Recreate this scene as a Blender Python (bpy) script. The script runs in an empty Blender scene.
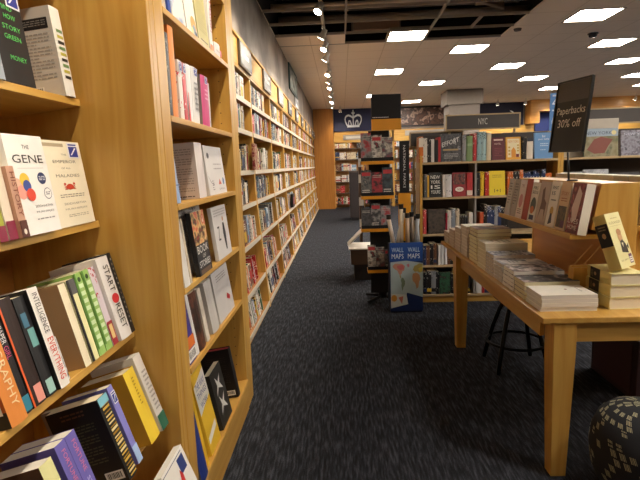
import bpy, math, random
from mathutils import Matrix, Vector
R = math.radians
scn = bpy.context.scene
COL = scn.collection
PI = math.pi

# ------------------------------------------------------------------ materials
def lin(h):
    h = h.lstrip('#'); c = [int(h[i:i+2], 16)/255 for i in (0, 2, 4)]
    return tuple((x/12.92 if x <= .04045 else ((x+.055)/1.055)**2.4) for x in c) + (1,)
MC = {}
def plain(hexc, rough=.5, metal=0., bump=0.):
    k = ('p', hexc, rough, metal, bump)
    if k in MC: return MC[k]
    m = bpy.data.materials.new('surface_'+hexc.strip('#')); m.use_nodes = True
    nt = m.node_tree; b = nt.nodes['Principled BSDF']
    c = lin(hexc)
    n = nt.nodes.new('ShaderNodeTexNoise'); n.inputs['Scale'].default_value = 14; n.inputs['Detail'].default_value = 3
    tc = nt.nodes.new('ShaderNodeTexCoord'); nt.links.new(tc.outputs['Object'], n.inputs['Vector'])
    mx = nt.nodes.new('ShaderNodeMix'); mx.data_type = 'RGBA'
    mx.inputs[6].default_value = tuple(x*.9 for x in c[:3])+(1,); mx.inputs[7].default_value = tuple(min(1, x*1.06) for x in c[:3])+(1,)
    nt.links.new(n.outputs['Fac'], mx.inputs[0]); nt.links.new(mx.outputs[2], b.inputs['Base Color'])
    b.inputs['Roughness'].default_value = rough; b.inputs['Metallic'].default_value = metal
    if bump:
        bp = nt.nodes.new('ShaderNodeBump'); bp.inputs['Strength'].default_value = bump; bp.inputs['Distance'].default_value = .002
        nt.links.new(n.outputs['Fac'], bp.inputs['Height']); nt.links.new(bp.outputs[0], b.inputs['Normal'])
    MC[k] = m; return m
def emit(hexc, s):
    k = ('e', hexc, s)
    if k in MC: return MC[k]
    m = bpy.data.materials.new('lit_diffuser'); m.use_nodes = True
    b = m.node_tree.nodes['Principled BSDF']; b.inputs['Base Color'].default_value = lin(hexc)
    b.inputs['Emission Color'].default_value = lin(hexc); b.inputs['Emission Strength'].default_value = s
    MC[k] = m; return m
def wood(axis, c1='#bb8a3c', c2='#d2a857', rough=.38):
    k = ('w', axis, c1, c2)
    if k in MC: return MC[k]
    m = bpy.data.materials.new('maple_wood'); m.use_nodes = True
    nt = m.node_tree; b = nt.nodes['Principled BSDF']
    tc = nt.nodes.new('ShaderNodeTexCoord'); mp = nt.nodes.new('ShaderNodeMapping')
    s = [14., 14., 14.]; s['xyz'.index(axis)] = .9
    mp.inputs['Scale'].default_value = s; nt.links.new(tc.outputs['Object'], mp.inputs['Vector'])
    n = nt.nodes.new('ShaderNodeTexNoise'); n.inputs['Scale'].default_value = 1.6; n.inputs['Detail'].default_value = 6; n.inputs['Distortion'].default_value = .6
    nt.links.new(mp.outputs[0], n.inputs['Vector'])
    r = nt.nodes.new('ShaderNodeValToRGB'); r.color_ramp.elements[0].position = .3; r.color_ramp.elements[1].position = .7
    r.color_ramp.elements[0].color = lin(c1); r.color_ramp.elements[1].color = lin(c2)
    nt.links.new(n.outputs['Fac'], r.inputs[0]); nt.links.new(r.outputs[0], b.inputs['Base Color'])
    b.inputs['Roughness'].default_value = rough
    MC[k] = m; return m
WX, WY, WZ = wood('x'), wood('y'), wood('z')
DWY, DWZ, DWX = wood('y', '#a06a2c', '#b87f3c'), wood('z', '#a06a2c', '#b87f3c'), wood('x', '#a06a2c', '#b87f3c')
PCREAM = '#e3d8bb'; PWHITE = '#e6e2d8'
def paper(hexc=PCREAM):
    k = ('pg', hexc)
    if k in MC: return MC[k]
    m = bpy.data.materials.new('page_edges'); m.use_nodes = True
    nt = m.node_tree; b = nt.nodes['Principled BSDF']
    tc = nt.nodes.new('ShaderNodeTexCoord'); mp = nt.nodes.new('ShaderNodeMapping'); mp.inputs['Scale'].default_value = (2, 900, 2)
    nt.links.new(tc.outputs['Object'], mp.inputs['Vector'])
    n = nt.nodes.new('ShaderNodeTexNoise'); n.inputs['Scale'].default_value = 1; nt.links.new(mp.outputs[0], n.inputs['Vector'])
    mx = nt.nodes.new('ShaderNodeMix'); mx.data_type = 'RGBA'; c = lin(hexc)
    mx.inputs[6].default_value = tuple(x*.88 for x in c[:3])+(1,); mx.inputs[7].default_value = c
    nt.links.new(n.outputs['Fac'], mx.inputs[0]); nt.links.new(mx.outputs[2], b.inputs['Base Color']); b.inputs['Roughness'].default_value = .85
    MC[k] = m; return m
def spine_mat(hexc, ink):
    """a printed cover: paint plus small lettering-like marks on the spine side"""
    k = ('s', hexc, ink)
    if k in MC: return MC[k]
    m = bpy.data.materials.new('printed_cover'); m.use_nodes = True
    nt = m.node_tree; b = nt.nodes['Principled BSDF']; L = nt.links.new
    tc = nt.nodes.new('ShaderNodeTexCoord')
    mp = nt.nodes.new('ShaderNodeMapping'); mp.inputs['Scale'].default_value = (60, 110, 75)
    L(tc.outputs['Object'], mp.inputs['Vector'])
    n = nt.nodes.new('ShaderNodeTexNoise'); n.inputs['Scale'].default_value = 1; n.inputs['Detail'].default_value = 1; L(mp.outputs[0], n.inputs['Vector'])
    g = nt.nodes.new('ShaderNodeMath'); g.operation = 'GREATER_THAN'; g.inputs[1].default_value = .57; L(n.outputs['Fac'], g.inputs[0])
    mp2 = nt.nodes.new('ShaderNodeMapping'); mp2.inputs['Scale'].default_value = (9, 9, 13); L(tc.outputs['Object'], mp2.inputs['Vector'])
    n2 = nt.nodes.new('ShaderNodeTexNoise'); n2.inputs['Scale'].default_value = 1; L(mp2.outputs[0], n2.inputs['Vector'])
    g2 = nt.nodes.new('ShaderNodeMath'); g2.operation = 'GREATER_THAN'; g2.inputs[1].default_value = .5; L(n2.outputs['Fac'], g2.inputs[0])
    mu = nt.nodes.new('ShaderNodeMath'); mu.operation = 'MULTIPLY'; L(g.outputs[0], mu.inputs[0]); L(g2.outputs[0], mu.inputs[1])
    mx = nt.nodes.new('ShaderNodeMix'); mx.data_type = 'RGBA'; mx.inputs[6].default_value = lin(hexc); mx.inputs[7].default_value = lin(ink)
    L(mu.outputs[0], mx.inputs[0]); L(mx.outputs[2], b.inputs['Base Color']); b.inputs['Roughness'].default_value = .4
    MC[k] = m; return m
def mottle(cols, scale=9., rough=.45, detail=4, stretch=(1, 1, 1)):
    """a photographic-looking printed picture: patches of several inks"""
    k = ('m', tuple(cols), scale, stretch)
    if k in MC: return MC[k]
    m = bpy.data.materials.new('printed_picture'); m.use_nodes = True
    nt = m.node_tree; b = nt.nodes['Principled BSDF']; L = nt.links.new
    tc = nt.nodes.new('ShaderNodeTexCoord'); mp = nt.nodes.new('ShaderNodeMapping'); mp.inputs['Scale'].default_value = stretch
    L(tc.outputs['Object'], mp.inputs['Vector'])
    n = nt.nodes.new('ShaderNodeTexNoise'); n.inputs['Scale'].default_value = scale; n.inputs['Detail'].default_value = detail; L(mp.outputs[0], n.inputs['Vector'])
    r = nt.nodes.new('ShaderNodeValToRGB'); cr = r.color_ramp; cr.interpolation = 'CONSTANT' if detail < 3 else 'LINEAR'
    N = len(cols)
    cr.elements[0].position = .3; cr.elements[0].color = lin(cols[0]); cr.elements[1].position = .7; cr.elements[1].color = lin(cols[-1])
    for i in range(1, N-1):
        e = cr.elements.new(.3+.4*i/(N-1)); e.color = lin(cols[i])
    L(n.outputs['Fac'], r.inputs[0]); L(r.outputs[0], b.inputs['Base Color']); b.inputs['Roughness'].default_value = rough
    MC[k] = m; return m
def asmat(c): return plain(c) if isinstance(c, str) else c

# ------------------------------------------------------------------ mesh builder
class MB:
    def __init__(s): s.v = []; s.f = []; s.mi = []; s.mats = []
    def slot(s, m):
        m = asmat(m)
        if m not in s.mats: s.mats.append(m)
        return s.mats.index(m)
    def add(s, vs, fs, m, M=None):
        o = len(s.v); k = s.slot(m)
        for p in vs: s.v.append(tuple(M @ Vector(p)) if M else tuple(p))
        for f in fs: s.f.append([o+i for i in f]); s.mi.append(k)
        return s
    def box(s, x0, x1, y0, y1, z0, z1, m, M=None):
        vs = [(x0,y0,z0),(x1,y0,z0),(x1,y1,z0),(x0,y1,z0),(x0,y0,z1),(x1,y0,z1),(x1,y1,z1),(x0,y1,z1)]
        return s.add(vs, [(0,3,2,1),(4,5,6,7),(0,1,5,4),(1,2,6,5),(2,3,7,6),(3,0,4,7)], m, M)
    def prism(s, pts, axis, a, b, m, M=None):
        """pts: 2-D outline in the two other axes (in xyz order), extruded a..b along axis"""
        n = len(pts)
        def P(p, t):
            q = list(p); q.insert('xyz'.index(axis), t); return tuple(q)
        vs = [P(p, a) for p in pts]+[P(p, b) for p in pts]
        fs = [tuple(range(n))[::-1], tuple(range(n, 2*n))]+[(i, (i+1) % n, n+(i+1) % n, n+i) for i in range(n)]
        return s.add(vs, fs, m, M)
    def tube(s, pts, r, m, n=10, caps=True, M=None):
        pts = [Vector(p) for p in pts]; rs = r if isinstance(r, (list, tuple)) else [r]*len(pts)
        vs = []; fs = []
        up = Vector((0, 0, 1))
        t0 = (pts[1]-pts[0]).normalized()
        if abs(t0.dot(up)) > .95: up = Vector((1, 0, 0))
        a = t0.cross(up).normalized()
        for i, p in enumerate(pts):
            t = (pts[min(i+1, len(pts)-1)]-pts[max(i-1, 0)]).normalized()
            a = (a-t*a.dot(t)).normalized(); b = t.cross(a)
            for j in range(n):
                th = 2*PI*j/n; vs.append(p+(a*math.cos(th)+b*math.sin(th))*rs[i])
        for i in range(len(pts)-1):
            for j in range(n):
                fs.append((i*n+j, i*n+(j+1) % n, (i+1)*n+(j+1) % n, (i+1)*n+j))
        if caps: fs += [tuple(range(n))[::-1], tuple(range((len(pts)-1)*n, len(pts)*n))]
        return s.add(vs, fs, m, M)
    def lathe(s, prof, m, n=32, c=(0, 0, 0)):
        vs = []; fs = []
        for r, z in prof:
            for j in range(n): vs.append((c[0]+r*math.cos(2*PI*j/n), c[1]+r*math.sin(2*PI*j/n), c[2]+z))
        for i in range(len(prof)-1):
            for j in range(n): fs.append((i*n+j, i*n+(j+1) % n, (i+1)*n+(j+1) % n, (i+1)*n+j))
        return s.add(vs, fs, m)
    def build(s, name, parent=None, bevel=0., smooth=False, loc=None, M=None):
        me = bpy.data.meshes.new(name)
        if loc: s.v = [(x-loc[0], y-loc[1], z-loc[2]) for x, y, z in s.v]
        me.from_pydata(s.v, [], s.f)
        for m in s.mats: me.materials.append(m)
        me.polygons.foreach_set('material_index', s.mi)
        if smooth: me.polygons.foreach_set('use_smooth', [True]*len(s.f))
        me.update()
        o = bpy.data.objects.new(name, me); COL.objects.link(o)
        if loc: o.location = loc
        if M is not None: o.matrix_world = M
        if parent: o.parent = parent
        if bevel:
            b = o.modifiers.new('edge', 'BEVEL'); b.width = bevel; b.segments = 2; b.limit_method = 'ANGLE'
        return o
def tag(o, label, cat, group=None, kind=None):
    o['label'] = label; o['category'] = cat
    if group: o['group'] = group
    if kind: o['kind'] = kind
    return o
def thing(name, label, cat, loc=(0, 0, 0), rz=0, group=None, M=None):
    o = bpy.data.objects.new(name, None); COL.objects.link(o); o.empty_display_size = .1
    if M is not None: o.matrix_world = M
    else: o.location = loc; o.rotation_euler = (0, 0, rz)
    return tag(o, label, cat, group)
def struct(name, mb, **k):
    o = mb.build(name, **k); o['kind'] = 'structure'; return o

TXT = {}
def text_geo(s):
    if s in TXT: return TXT[s]
    c = bpy.data.curves.new('lettering', 'FONT'); c.body = s; c.size = 1; c.resolution_u = 2
    o = bpy.data.objects.new('lettering', c); COL.objects.link(o)
    bpy.context.view_layer.update()
    me = bpy.data.meshes.new_from_object(o.evaluated_get(bpy.context.evaluated_depsgraph_get()))
    vs = [tuple(v.co) for v in me.vertices]; fs = [tuple(p.vertices) for p in me.polygons]
    bpy.data.objects.remove(o); bpy.data.curves.remove(c); bpy.data.meshes.remove(me)
    x0 = min(v[0] for v in vs); x1 = max(v[0] for v in vs); y0 = min(v[1] for v in vs); y1 = max(v[1] for v in vs)
    vs = [((x-x0)/(x1-x0), (y-y0)/(y1-y0)) for x, y, _ in vs]
    TXT[s] = (vs, fs, (x1-x0)/(y1-y0)); return TXT[s]

class Face:
    """a printable face: origin O (bottom-left as seen), unit U right, V up, N out; w,h size"""
    def __init__(s, mb, O, U, V, N, w, h): s.mb = mb; s.O = Vector(O); s.U = Vector(U); s.V = Vector(V); s.N = Vector(N); s.w = w; s.h = h
    def P(s, u, v, l): return s.O+s.U*u*s.w+s.V*v*s.h+s.N*(.0003*l)
    def rect(s, u0, v0, u1, v1, c, l=1):
        s.mb.add([s.P(u0,v0,l), s.P(u1,v0,l), s.P(u1,v1,l), s.P(u0,v1,l)], [(0,1,2,3)], c); return s
    def poly(s, pts, c, l=2):
        s.mb.add([s.P(u, v, l) for u, v in pts], [tuple(range(len(pts)))], c); return s
    def oval(s, cu, cv, ru, rv, c, l=2, n=20):
        return s.poly([(cu+ru*math.cos(2*PI*i/n), cv+rv*math.sin(2*PI*i/n)) for i in range(n)], c, l)
    def text(s, t, u0, v0, u1, v1, c, l=3, rot=0):
        """text stretched into the rectangle; rot=1: reads top to bottom"""
        vs, fs, asp = text_geo(t)
        if rot: pts = [s.P(u0+(u1-u0)*b, v1-(v1-v0)*a, l) for a, b in vs]
        else: pts = [s.P(u0+(u1-u0)*a, v0+(v1-v0)*b, l) for a, b in vs]
        s.mb.add(pts, fs, c); return s
    def lines(s, u0, v0, u1, v1, n, c, l=2, seed=1):
        """rows of tiny word-like dashes"""
        rr = random.Random(seed)
        for i in range(n):
            v = v1-(v1-v0)*(i+.2)/n; hh = (v1-v0)/n*.42; u = u0
            end = u1 if i % 4 != 3 else u0+(u1-u0)*.6
            while u < end-.01:
                w = rr.uniform(.04, .12); s.rect(u, v-hh, min(u+w, end), v, c, l); u += w+.02
        return s
    def barcode(s, u0, v0, u1, v1, l=2, seed=3):
        s.rect(u0, v0, u1, v1, '#e8e6e0', l); rr = random.Random(seed); u = u0+.1*(u1-u0)
        while u < u1-.12*(u1-u0):
            w = (u1-u0)*rr.choice([.02, .035, .05]); s.rect(u, v0+.2*(v1-v0), u+w, v0+.85*(v1-v0), '#222222', l+1); u += w+(u1-u0)*.035
        return s

# ------------------------------------------------------------------ books
def cover_geo(mb, t, h, d, cm, smat=None, bulge=.0, hc=False):
    th = .0025 if hc else .0012
    n = 4 if bulge else 1
    out = [(-d, 0)]+[(bulge*math.sin(PI*i/n) if bulge else 0, t*i/n) for i in range(n+1)]+[(-d, t)]
    inn = [(-d, th)]+[((bulge*math.sin(PI*i/n) if bulge else 0)-th, th+(t-2*th)*i/n) for i in range(n+1)]+[(-d, t-th)]
    k = len(out)
    vs = [(x, y, 0) for x, y in out]+[(x, y, h) for x, y in out]+[(x, y, 0) for x, y in inn]+[(x, y, h) for x, y in inn]
    for i in range(k-1):
        m = smat if (smat and 0 < i < k-2) else cm
        mb.add([vs[i], vs[i+1], vs[k+i+1], vs[k+i]], [(0, 1, 2, 3)], m)
        mb.add([vs[2*k+i], vs[2*k+i+1], vs[3*k+i+1], vs[3*k+i]], [(3, 2, 1, 0)], cm)
        mb.add([vs[k+i], vs[k+i+1], vs[3*k+i+1], vs[3*k+i]], [(0, 1, 2, 3)], m)
        mb.add([vs[i], vs[i+1], vs[2*k+i+1], vs[2*k+i]], [(3, 2, 1, 0)], m)
    for i in (0, k-1): mb.add([vs[i], vs[k+i], vs[3*k+i], vs[2*k+i]], [(0, 1, 2, 3)], cm)
def pages_geo(mb, t, h, d, pm, hc=False):
    th = .0026 if hc else .0013; g = .004 if hc else .0008
    mb.box(-d+(.004 if hc else .0005), -th-.0003, th, t-th, g, h-g, pm)
def pose(x, y, z, lean=0, rz=0, leanax='Y', tilt=0):
    """book frame -> world: yaw, sideways tilt along the shelf, then lean back"""
    L = Matrix.Rotation(R(-lean), 4, 'Y') if leanax == 'Y' else Matrix.Rotation(R(-lean), 4, leanax)
    T = Matrix.Rotation(R(tilt), 4, 'X' if leanax == 'Y' else 'Y') if tilt else Matrix()
    return Matrix.Translation((x, y, z)) @ L @ T @ Matrix.Rotation(R(rz), 4, 'Z')
NB = [0]
class Book:
    def __init__(s, label, M, t, h, d, cover, spine=None, pages=PCREAM, group=None, bulge=None, hc=False, cat='book', name='book'):
        NB[0] += 1
        s.t, s.h, s.d = t, h, d; s.root = thing(name, label, cat, group=group, M=M); s.hc = hc; s.pages = pages
        s.mb = MB(); b = bulge if bulge is not None else (t*.06)
        cover_geo(s.mb, t, h, d, cover, asmat(spine) if spine else None, b, hc)
        s.spine = Face(s.mb, (b+.0001, 0, 0), (0, 1, 0), (0, 0, 1), (1, 0, 0), t, h)
        s.front = Face(s.mb, (0, t, 0), (-1, 0, 0), (0, 0, 1), (0, 1, 0), d, h)
        s.back = Face(s.mb, (-d, 0, 0), (1, 0, 0), (0, 0, 1), (0, -1, 0), d, h)
        s.st = []
    def sticker(s, face, u0, v0, u1, v1, kind='price'):
        mb = MB(); f = getattr(s, face); g = Face(mb, f.O+f.N*.0012, f.U, f.V, f.N, f.w, f.h)
        if kind == 'price': g.barcode(u0, v0, u1, v1, 1, seed=int(u0*99))
        else:
            g.rect(u0, v0, u1, v1, '#e9e9ee', 1); g.rect(u0+.1*(u1-u0), v0+.08*(v1-v0), u1-.1*(u1-u0), v0+.75*(v1-v0), '#2b3a96', 2)
            a, b, c, e = u0+.2*(u1-u0), v0+.2*(v1-v0), u1-.2*(u1-u0), v0+.66*(v1-v0)
            g.poly([(a, b), (a+.2*(c-a), b), (c, e), (c-.25*(c-a), e)], '#e9e9ee', 3)
            g.rect(u0+.12*(u1-u0), v0+.82*(v1-v0), u1-.12*(u1-u0), v0+.92*(v1-v0), '#2b3a96', 2)
        s.st.append((mb, 'price_sticker' if kind == 'price' else 'sale_sticker')); return s
    def done(s):
        o = s.mb.build('cover', s.root)
        p = MB(); pages_geo(p, s.t, s.h, s.d, paper(s.pages), s.hc); p.build('page_block', s.root)
        for mb, nm in s.st: mb.build(nm, o)
        return s.root
def simple_book(label, M, t, h, d, cm, band=None, pages=PCREAM, group=None, cat='book', deco=None, name='book'):
    NB[0] += 1
    mb = MB(); cover_geo(mb, t, h, d, cm, None, t*.05)
    pages_geo(mb, t, h, d, paper(pages))
    if band: Face(mb, (t*.05+.0001, 0, 0), (0, 1, 0), (0, 0, 1), (1, 0, 0), t, h).rect(0, band[1], 1, band[2], band[0], 1)
    if deco:
        deco(Face(mb, (0, t, 0), (-1, 0, 0), (0, 0, 1), (0, 1, 0), d, h), Face(mb, (-d, 0, 0), (1, 0, 0), (0, 0, 1), (0, -1, 0), d, h), Face(mb, (t*.05+.0001, 0, 0), (0, 1, 0), (0, 0, 1), (1, 0, 0), t, h))
    return tag(mb.build(name, M=M), label, cat, group)

PAL = [('white', '#ded9d0', '#55504a', 15), ('cream', '#d8cba8', '#7a3020', 8), ('red', '#b3262a', '#ead8c8', 5), ('black', '#1c1b1e', '#d8d4c8', 6),
       ('grey', '#8f9094', '#2a2a2e', 4), ('dark blue', '#26365e', '#d0d4e0', 4), ('light blue', '#7fa0bd', '#f0f0f0', 3), ('green', '#47694a', '#e4e0c8', 2),
       ('yellow', '#d8b23a', '#4a2a10', 2), ('orange', '#cd6a2c', '#f2e4d0', 2), ('brown', '#6b4630', '#e0c890', 3), ('pink', '#c8506e', '#f6e8ea', 1), ('maroon', '#5e1c26', '#dcc8a0', 2)]
PW = [p for p in PAL for _ in range(p[3])]
ORD = ['first', 'second', 'third', 'fourth', 'fifth', 'sixth', 'seventh', 'eighth', 'ninth', 'tenth', 'eleventh', 'twelfth', 'thirteenth', 'fourteenth', 'fifteenth', 'sixteenth', 'seventeenth', 'eighteenth', 'nineteenth', 'twentieth']
def ordn(i):
    if i < 20: return ORD[i]
    return 'twenty-'+ORD[i-20] if i < 29 else 'thirtieth'
def pcol(p): return spine_mat(p[1], p[2])
BYN = {p[0]: p for p in PAL}

# ------------------------------------------------------------------ CAMERA
def setcam(f=490., H=1.53, vp=(341, 165.5), roll=2.0):
    r = R(roll); dx, dy = vp[0]-320, vp[1]-240; c, s = math.cos(r), math.sin(r)
    ux = dx*c-dy*s; uy = dx*s+dy*c
    v = Vector((ux, -uy, f)).normalized(); a = -math.asin(v[0]); p = math.atan2(v[1], v[2])
    Rt = Vector((math.cos(a), -math.sin(a), 0)); F = Vector((math.sin(a)*math.cos(p), math.cos(a)*math.cos(p), -math.sin(p))); U = Rt.cross(F)
    R2 = Rt*c-U*s; U2 = Rt*s+U*c
    cam = bpy.data.cameras.new('camera'); o = bpy.data.objects.new('camera', cam); COL.objects.link(o)
    M = Matrix((R2, U2, -F)).transposed().to_4x4(); M.translation = (0, 0, H); o.matrix_world = M
    cam.sensor_width = 36; cam.lens = f*36/640; cam.clip_start = .02; cam.clip_end = 100
    scn.camera = o
setcam()

# ------------------------------------------------------------------ ROOM SHELL
LAMP = 31.; CZ = 3.5; BY = 17.9; XR = 12.5; Y0 = -3.0
def carpet():
    m = bpy.data.materials.new('charcoal_carpet'); m.use_nodes = True; nt = m.node_tree; b = nt.nodes['Principled BSDF']; L = nt.links.new
    tc = nt.nodes.new('ShaderNodeTexCoord')
    def noise(sc, detail=2):
        mp = nt.nodes.new('ShaderNodeMapping'); mp.inputs['Scale'].default_value = sc; L(tc.outputs['Object'], mp.inputs['Vector'])
        n = nt.nodes.new('ShaderNodeTexNoise'); n.inputs['Scale'].default_value = 1; n.inputs['Detail'].default_value = detail; L(mp.outputs[0], n.inputs['Vector']); return n
    a = noise((75, 9, 1)); f = noise((200, 130, 1), 1); g = noise((30, 4, 1))
    mul = nt.nodes.new('ShaderNodeMath'); mul.operation = 'MULTIPLY_ADD'; L(a.outputs['Fac'], mul.inputs[0]); mul.inputs[1].default_value = .62
    m2 = nt.nodes.new('ShaderNodeMath'); m2.operation = 'MULTIPLY_ADD'; L(f.outputs['Fac'], m2.inputs[0]); m2.inputs[1].default_value = .26
    m3 = nt.nodes.new('ShaderNodeMath'); m3.operation = 'MULTIPLY'; L(g.outputs['Fac'], m3.inputs[0]); m3.inputs[1].default_value = .14
    L(m3.outputs[0], m2.inputs[2]); L(m2.outputs[0], mul.inputs[2])
    r = nt.nodes.new('ShaderNodeValToRGB'); cr = r.color_ramp
    cr.elements[0].position = .40; cr.elements[0].color = lin('#1c1d21'); cr.elements[1].position = .64; cr.elements[1].color = lin('#454952')
    e = cr.elements.new(.52); e.color = lin('#2b2d33')
    L(mul.outputs[0], r.inputs[0]); L(r.outputs[0], b.inputs['Base Color']); b.inputs['Roughness'].default_value = .95
    b.inputs['Specular IOR Level'].default_value = .15
    bp = nt.nodes.new('ShaderNodeBump'); bp.inputs['Strength'].default_value = .5; bp.inputs['Distance'].default_value = .004; L(mul.outputs[0], bp.inputs['Height']); L(bp.outputs[0], b.inputs['Normal'])
    return m
struct('floor', MB().box(-1.6, XR, Y0, BY+.3, -.06, 0, carpet()))
TILE = .61
def tilemat():
    m = bpy.data.materials.new('ceiling_tiles'); m.use_nodes = True; nt = m.node_tree; b = nt.nodes['Principled BSDF']; L = nt.links.new
    tc = nt.nodes.new('ShaderNodeTexCoord'); sp = nt.nodes.new('ShaderNodeSeparateXYZ'); L(tc.outputs['Object'], sp.inputs[0])
    prev = None
    for ax, off in (('X', .785), ('Y', 8.43)):
        a = nt.nodes.new('ShaderNodeMath'); a.operation = 'ADD'; a.inputs[1].default_value = -off+TILE*40+.008; L(sp.outputs[ax], a.inputs[0])
        q = nt.nodes.new('ShaderNodeMath'); q.operation = 'MODULO'; q.inputs[1].default_value = TILE; L(a.outputs[0], q.inputs[0])
        g = nt.nodes.new('ShaderNodeMath'); g.operation = 'LESS_THAN'; g.inputs[1].default_value = .016; L(q.outputs[0], g.inputs[0])
        if prev:
            mm = nt.nodes.new('ShaderNodeMath'); mm.operation = 'MAXIMUM'; L(prev.outputs[0], mm.inputs[0]); L(g.outputs[0], mm.inputs[1]); prev = mm
        else: prev = g
    mx = nt.nodes.new('ShaderNodeMix'); mx.data_type = 'RGBA'; mx.inputs[6].default_value = lin('#f3e4d2'); mx.inputs[7].default_value = lin('#dccbb6')
    L(prev.outputs[0], mx.inputs[0]); L(mx.outputs[2], b.inputs['Base Color']); b.inputs['Roughness'].default_value = .9
    return m
TM = tilemat()
OX0, OX1, OX2, OY1, OY2, OY0 = -.95, .12, 2.63, 7.82, 8.43, 1.72
lights = [(1.09, 8.12), (1.09, 11.1), (1.09, 14.8), (2.33, 9.24), (2.33, 12.87), (2.33, 16.5), (3.6, 7.46), (3.6, 11.03), (3.6, 14.7), (4.82, 9.27), (4.8, 12.8),
          (6.03, 11.03), (6.05, 14.7), (7.45, 13.0), (4.82, 5.6), (6.03, 7.4), (3.6, 3.8), (2.33, 1.35), (4.82, 1.95), (3.6, .12), (7.45, 9.2), (8.7, 11.0), (8.7, 7.4), (8.7, 14.7), (7.45, 5.6), (6.03, 3.8), (9.9, 12.9), (9.9, 9.2), (11.1, 11.0), (11.1, 14.7)]  # entries after the sixth-row panel are unseen lamps, added to brighten the shop
c = MB()
def panel(x0, x1, y0, y1):                       # ceiling field with the lamp openings cut out
    xs = sorted({x0, x1}|{v for lx, ly in lights for v in (lx-.305, lx+.305) if x0 < v < x1})
    ys = sorted({y0, y1}|{v for lx, ly in lights for v in (ly-.305, ly+.305) if y0 < v < y1})
    for i in range(len(xs)-1):
        for j in range(len(ys)-1):
            cx, cy = (xs[i]+xs[i+1])/2, (ys[j]+ys[j+1])/2
            if any(abs(cx-lx) < .3 and abs(cy-ly) < .3 for lx, ly in lights): continue
            c.box(xs[i], xs[i+1], ys[j], ys[j+1], CZ, CZ+.02, TM)
panel(-1.6, OX1, OY1, BY+.3); panel(OX1, OX2, OY2, BY+.3); panel(OX2, XR, Y0, BY+.3); panel(-1.6, OX2, Y0, OY0)
c.box(-1.6, OX0, OY0, OY1, CZ, CZ+.02, TM)
DK = plain('#222024', .9)
c.box(-1.7, XR+.1, Y0-.1, BY+.4, 4.55, 4.65, DK)
c.box(OX0-.08, OX0-.02, OY0, OY2, CZ+.02, 4.55, DK); c.box(OX2+.4, OX2+.46, OY0, OY2+.6, CZ+.02, 4.55, DK); c.box(OX0, OX2+.4, OY2+.6, OY2+.66, CZ+.02, 4.55, DK)
struct('ceiling', c)
def greywall():
    m = mottle(['#4a413c', '#6e635c', '#8f857c', '#a89e94'], 1.6, .45, 3, (1, .9, 1)); return m
GW = greywall()
struct('wall_left', MB().box(-1.7, -1.34, Y0, BY+.3, 0, 4.55, GW).box(-1.34, -.95, 3.16, BY+.3, 2.76, CZ, GW))
struct('wall_back', MB().box(-1.7, XR+.1, BY+.3, BY+.42, 0, 4.55, plain('#8c7f72', .8)).box(-.233, 6.44, BY-.0295, BY+.2995, 2.7203, CZ-.001, plain('#8c7f72', .8)))
struct('wall_right', MB().box(XR, XR+.12, Y0, BY+.3, 0, 4.55, plain('#a08f7c', .8)))
struct('wall_front', MB().box(-1.7, XR+.1, Y0-.12, Y0, 0, 4.55, plain('#a89a88', .8)))
# T-bars left in the opened ceiling
tb = MB(); BAR = plain('#a59c92', .6)
for y in (8.43-TILE*i for i in range(0, 9)):
    if y < OY0: break
    tb.box(OX0, OX2, y-.012, y+.012, CZ-.005, CZ+.03, BAR)
for x, ya in ((.12, OY1), (1.395, OY2), (.785, 8.43)):
    if x != .785: tb.box(x-.012, x+.012, OY0, ya, CZ-.007, CZ+.032, BAR)
tb.box(.785-.012, .785+.012, 7.82, 8.43, CZ-.007, CZ+.032, BAR); tb.box(2.005-.012, 2.005+.012, 7.21, 7.82, CZ-.007, CZ+.032, BAR)
struct('trim_1', tb)
# pipes, ducts, bundles seen in the opening
PM = [plain('#a89c90', .45, .2), plain('#6c645c', .6), plain('#cfc4b8', .4, .2)]
for i, (y, z, r, k, lab) in enumerate([(6.75, 3.95, .07, 0, 'wide dull steel pipe across the ceiling opening, nearest row'), (7.3, 3.78, .035, 2, 'thin bright pipe crossing the ceiling opening below the wide ones'),
        (7.75, 4.1, .1, 1, 'thick dark insulated pipe high in the ceiling opening'), (8.2, 3.85, .05, 0, 'medium dull pipe near the far edge of the ceiling opening'),
        (8.7, 4.15, .06, 2, 'pale pipe at the very back of the ceiling opening')]):
    m = MB(); m.tube([(OX0+.02, y, z), (.6, y+.02, z-.01), (1.6, y, z), (OX2+.38, y+.03, z)], r, PM[k], 12)
    tag(m.build('ceiling_pipe', smooth=True, loc=(0, y, z)), lab, 'pipe', 'pipes in the ceiling opening')
m = MB(); m.box(.25, .95, 7.9, 8.1, 3.56, 3.72, plain('#8b7262', .7)); m.box(.22, .98, 7.98, 8.02, 3.55, 3.73, PM[1])
tag(m.build('air_duct', bevel=.01), 'brown boxy duct end inside the ceiling opening beside the lit panel', 'duct')
m = MB(); rr = random.Random(5)
for i in range(9):
    y = 6.15+i*.05; m.tube([(OX0+.05+rr.random()*.2, y, 4.0), (-.2, y+rr.uniform(-.1, .1), 3.85+rr.random()*.1), (.6, y, 3.9), (1.3+rr.random(), y+rr.uniform(-.1, .1), 4.0)], .02, plain(rr.choice(['#8a7660', '#c9b08a', '#5a4c40'])), 6)
tag(m.build('cable_bundle', smooth=True), 'tangle of pale cables and foil lagging in the opened ceiling', 'cable', kind='stuff')
m = MB()
for i in range(4):
    m.tube([(1.7+i*.05, 6.9, 4.1), (2.0, 7.4+i*.04, 3.75), (2.4, 7.6, 3.7+.03*i)], .03, plain('#9a8468'), 7)
tag(m.build('flexible_hose', smooth=True), 'pale flexible hose sagging at the right of the ceiling opening', 'hose')
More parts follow.
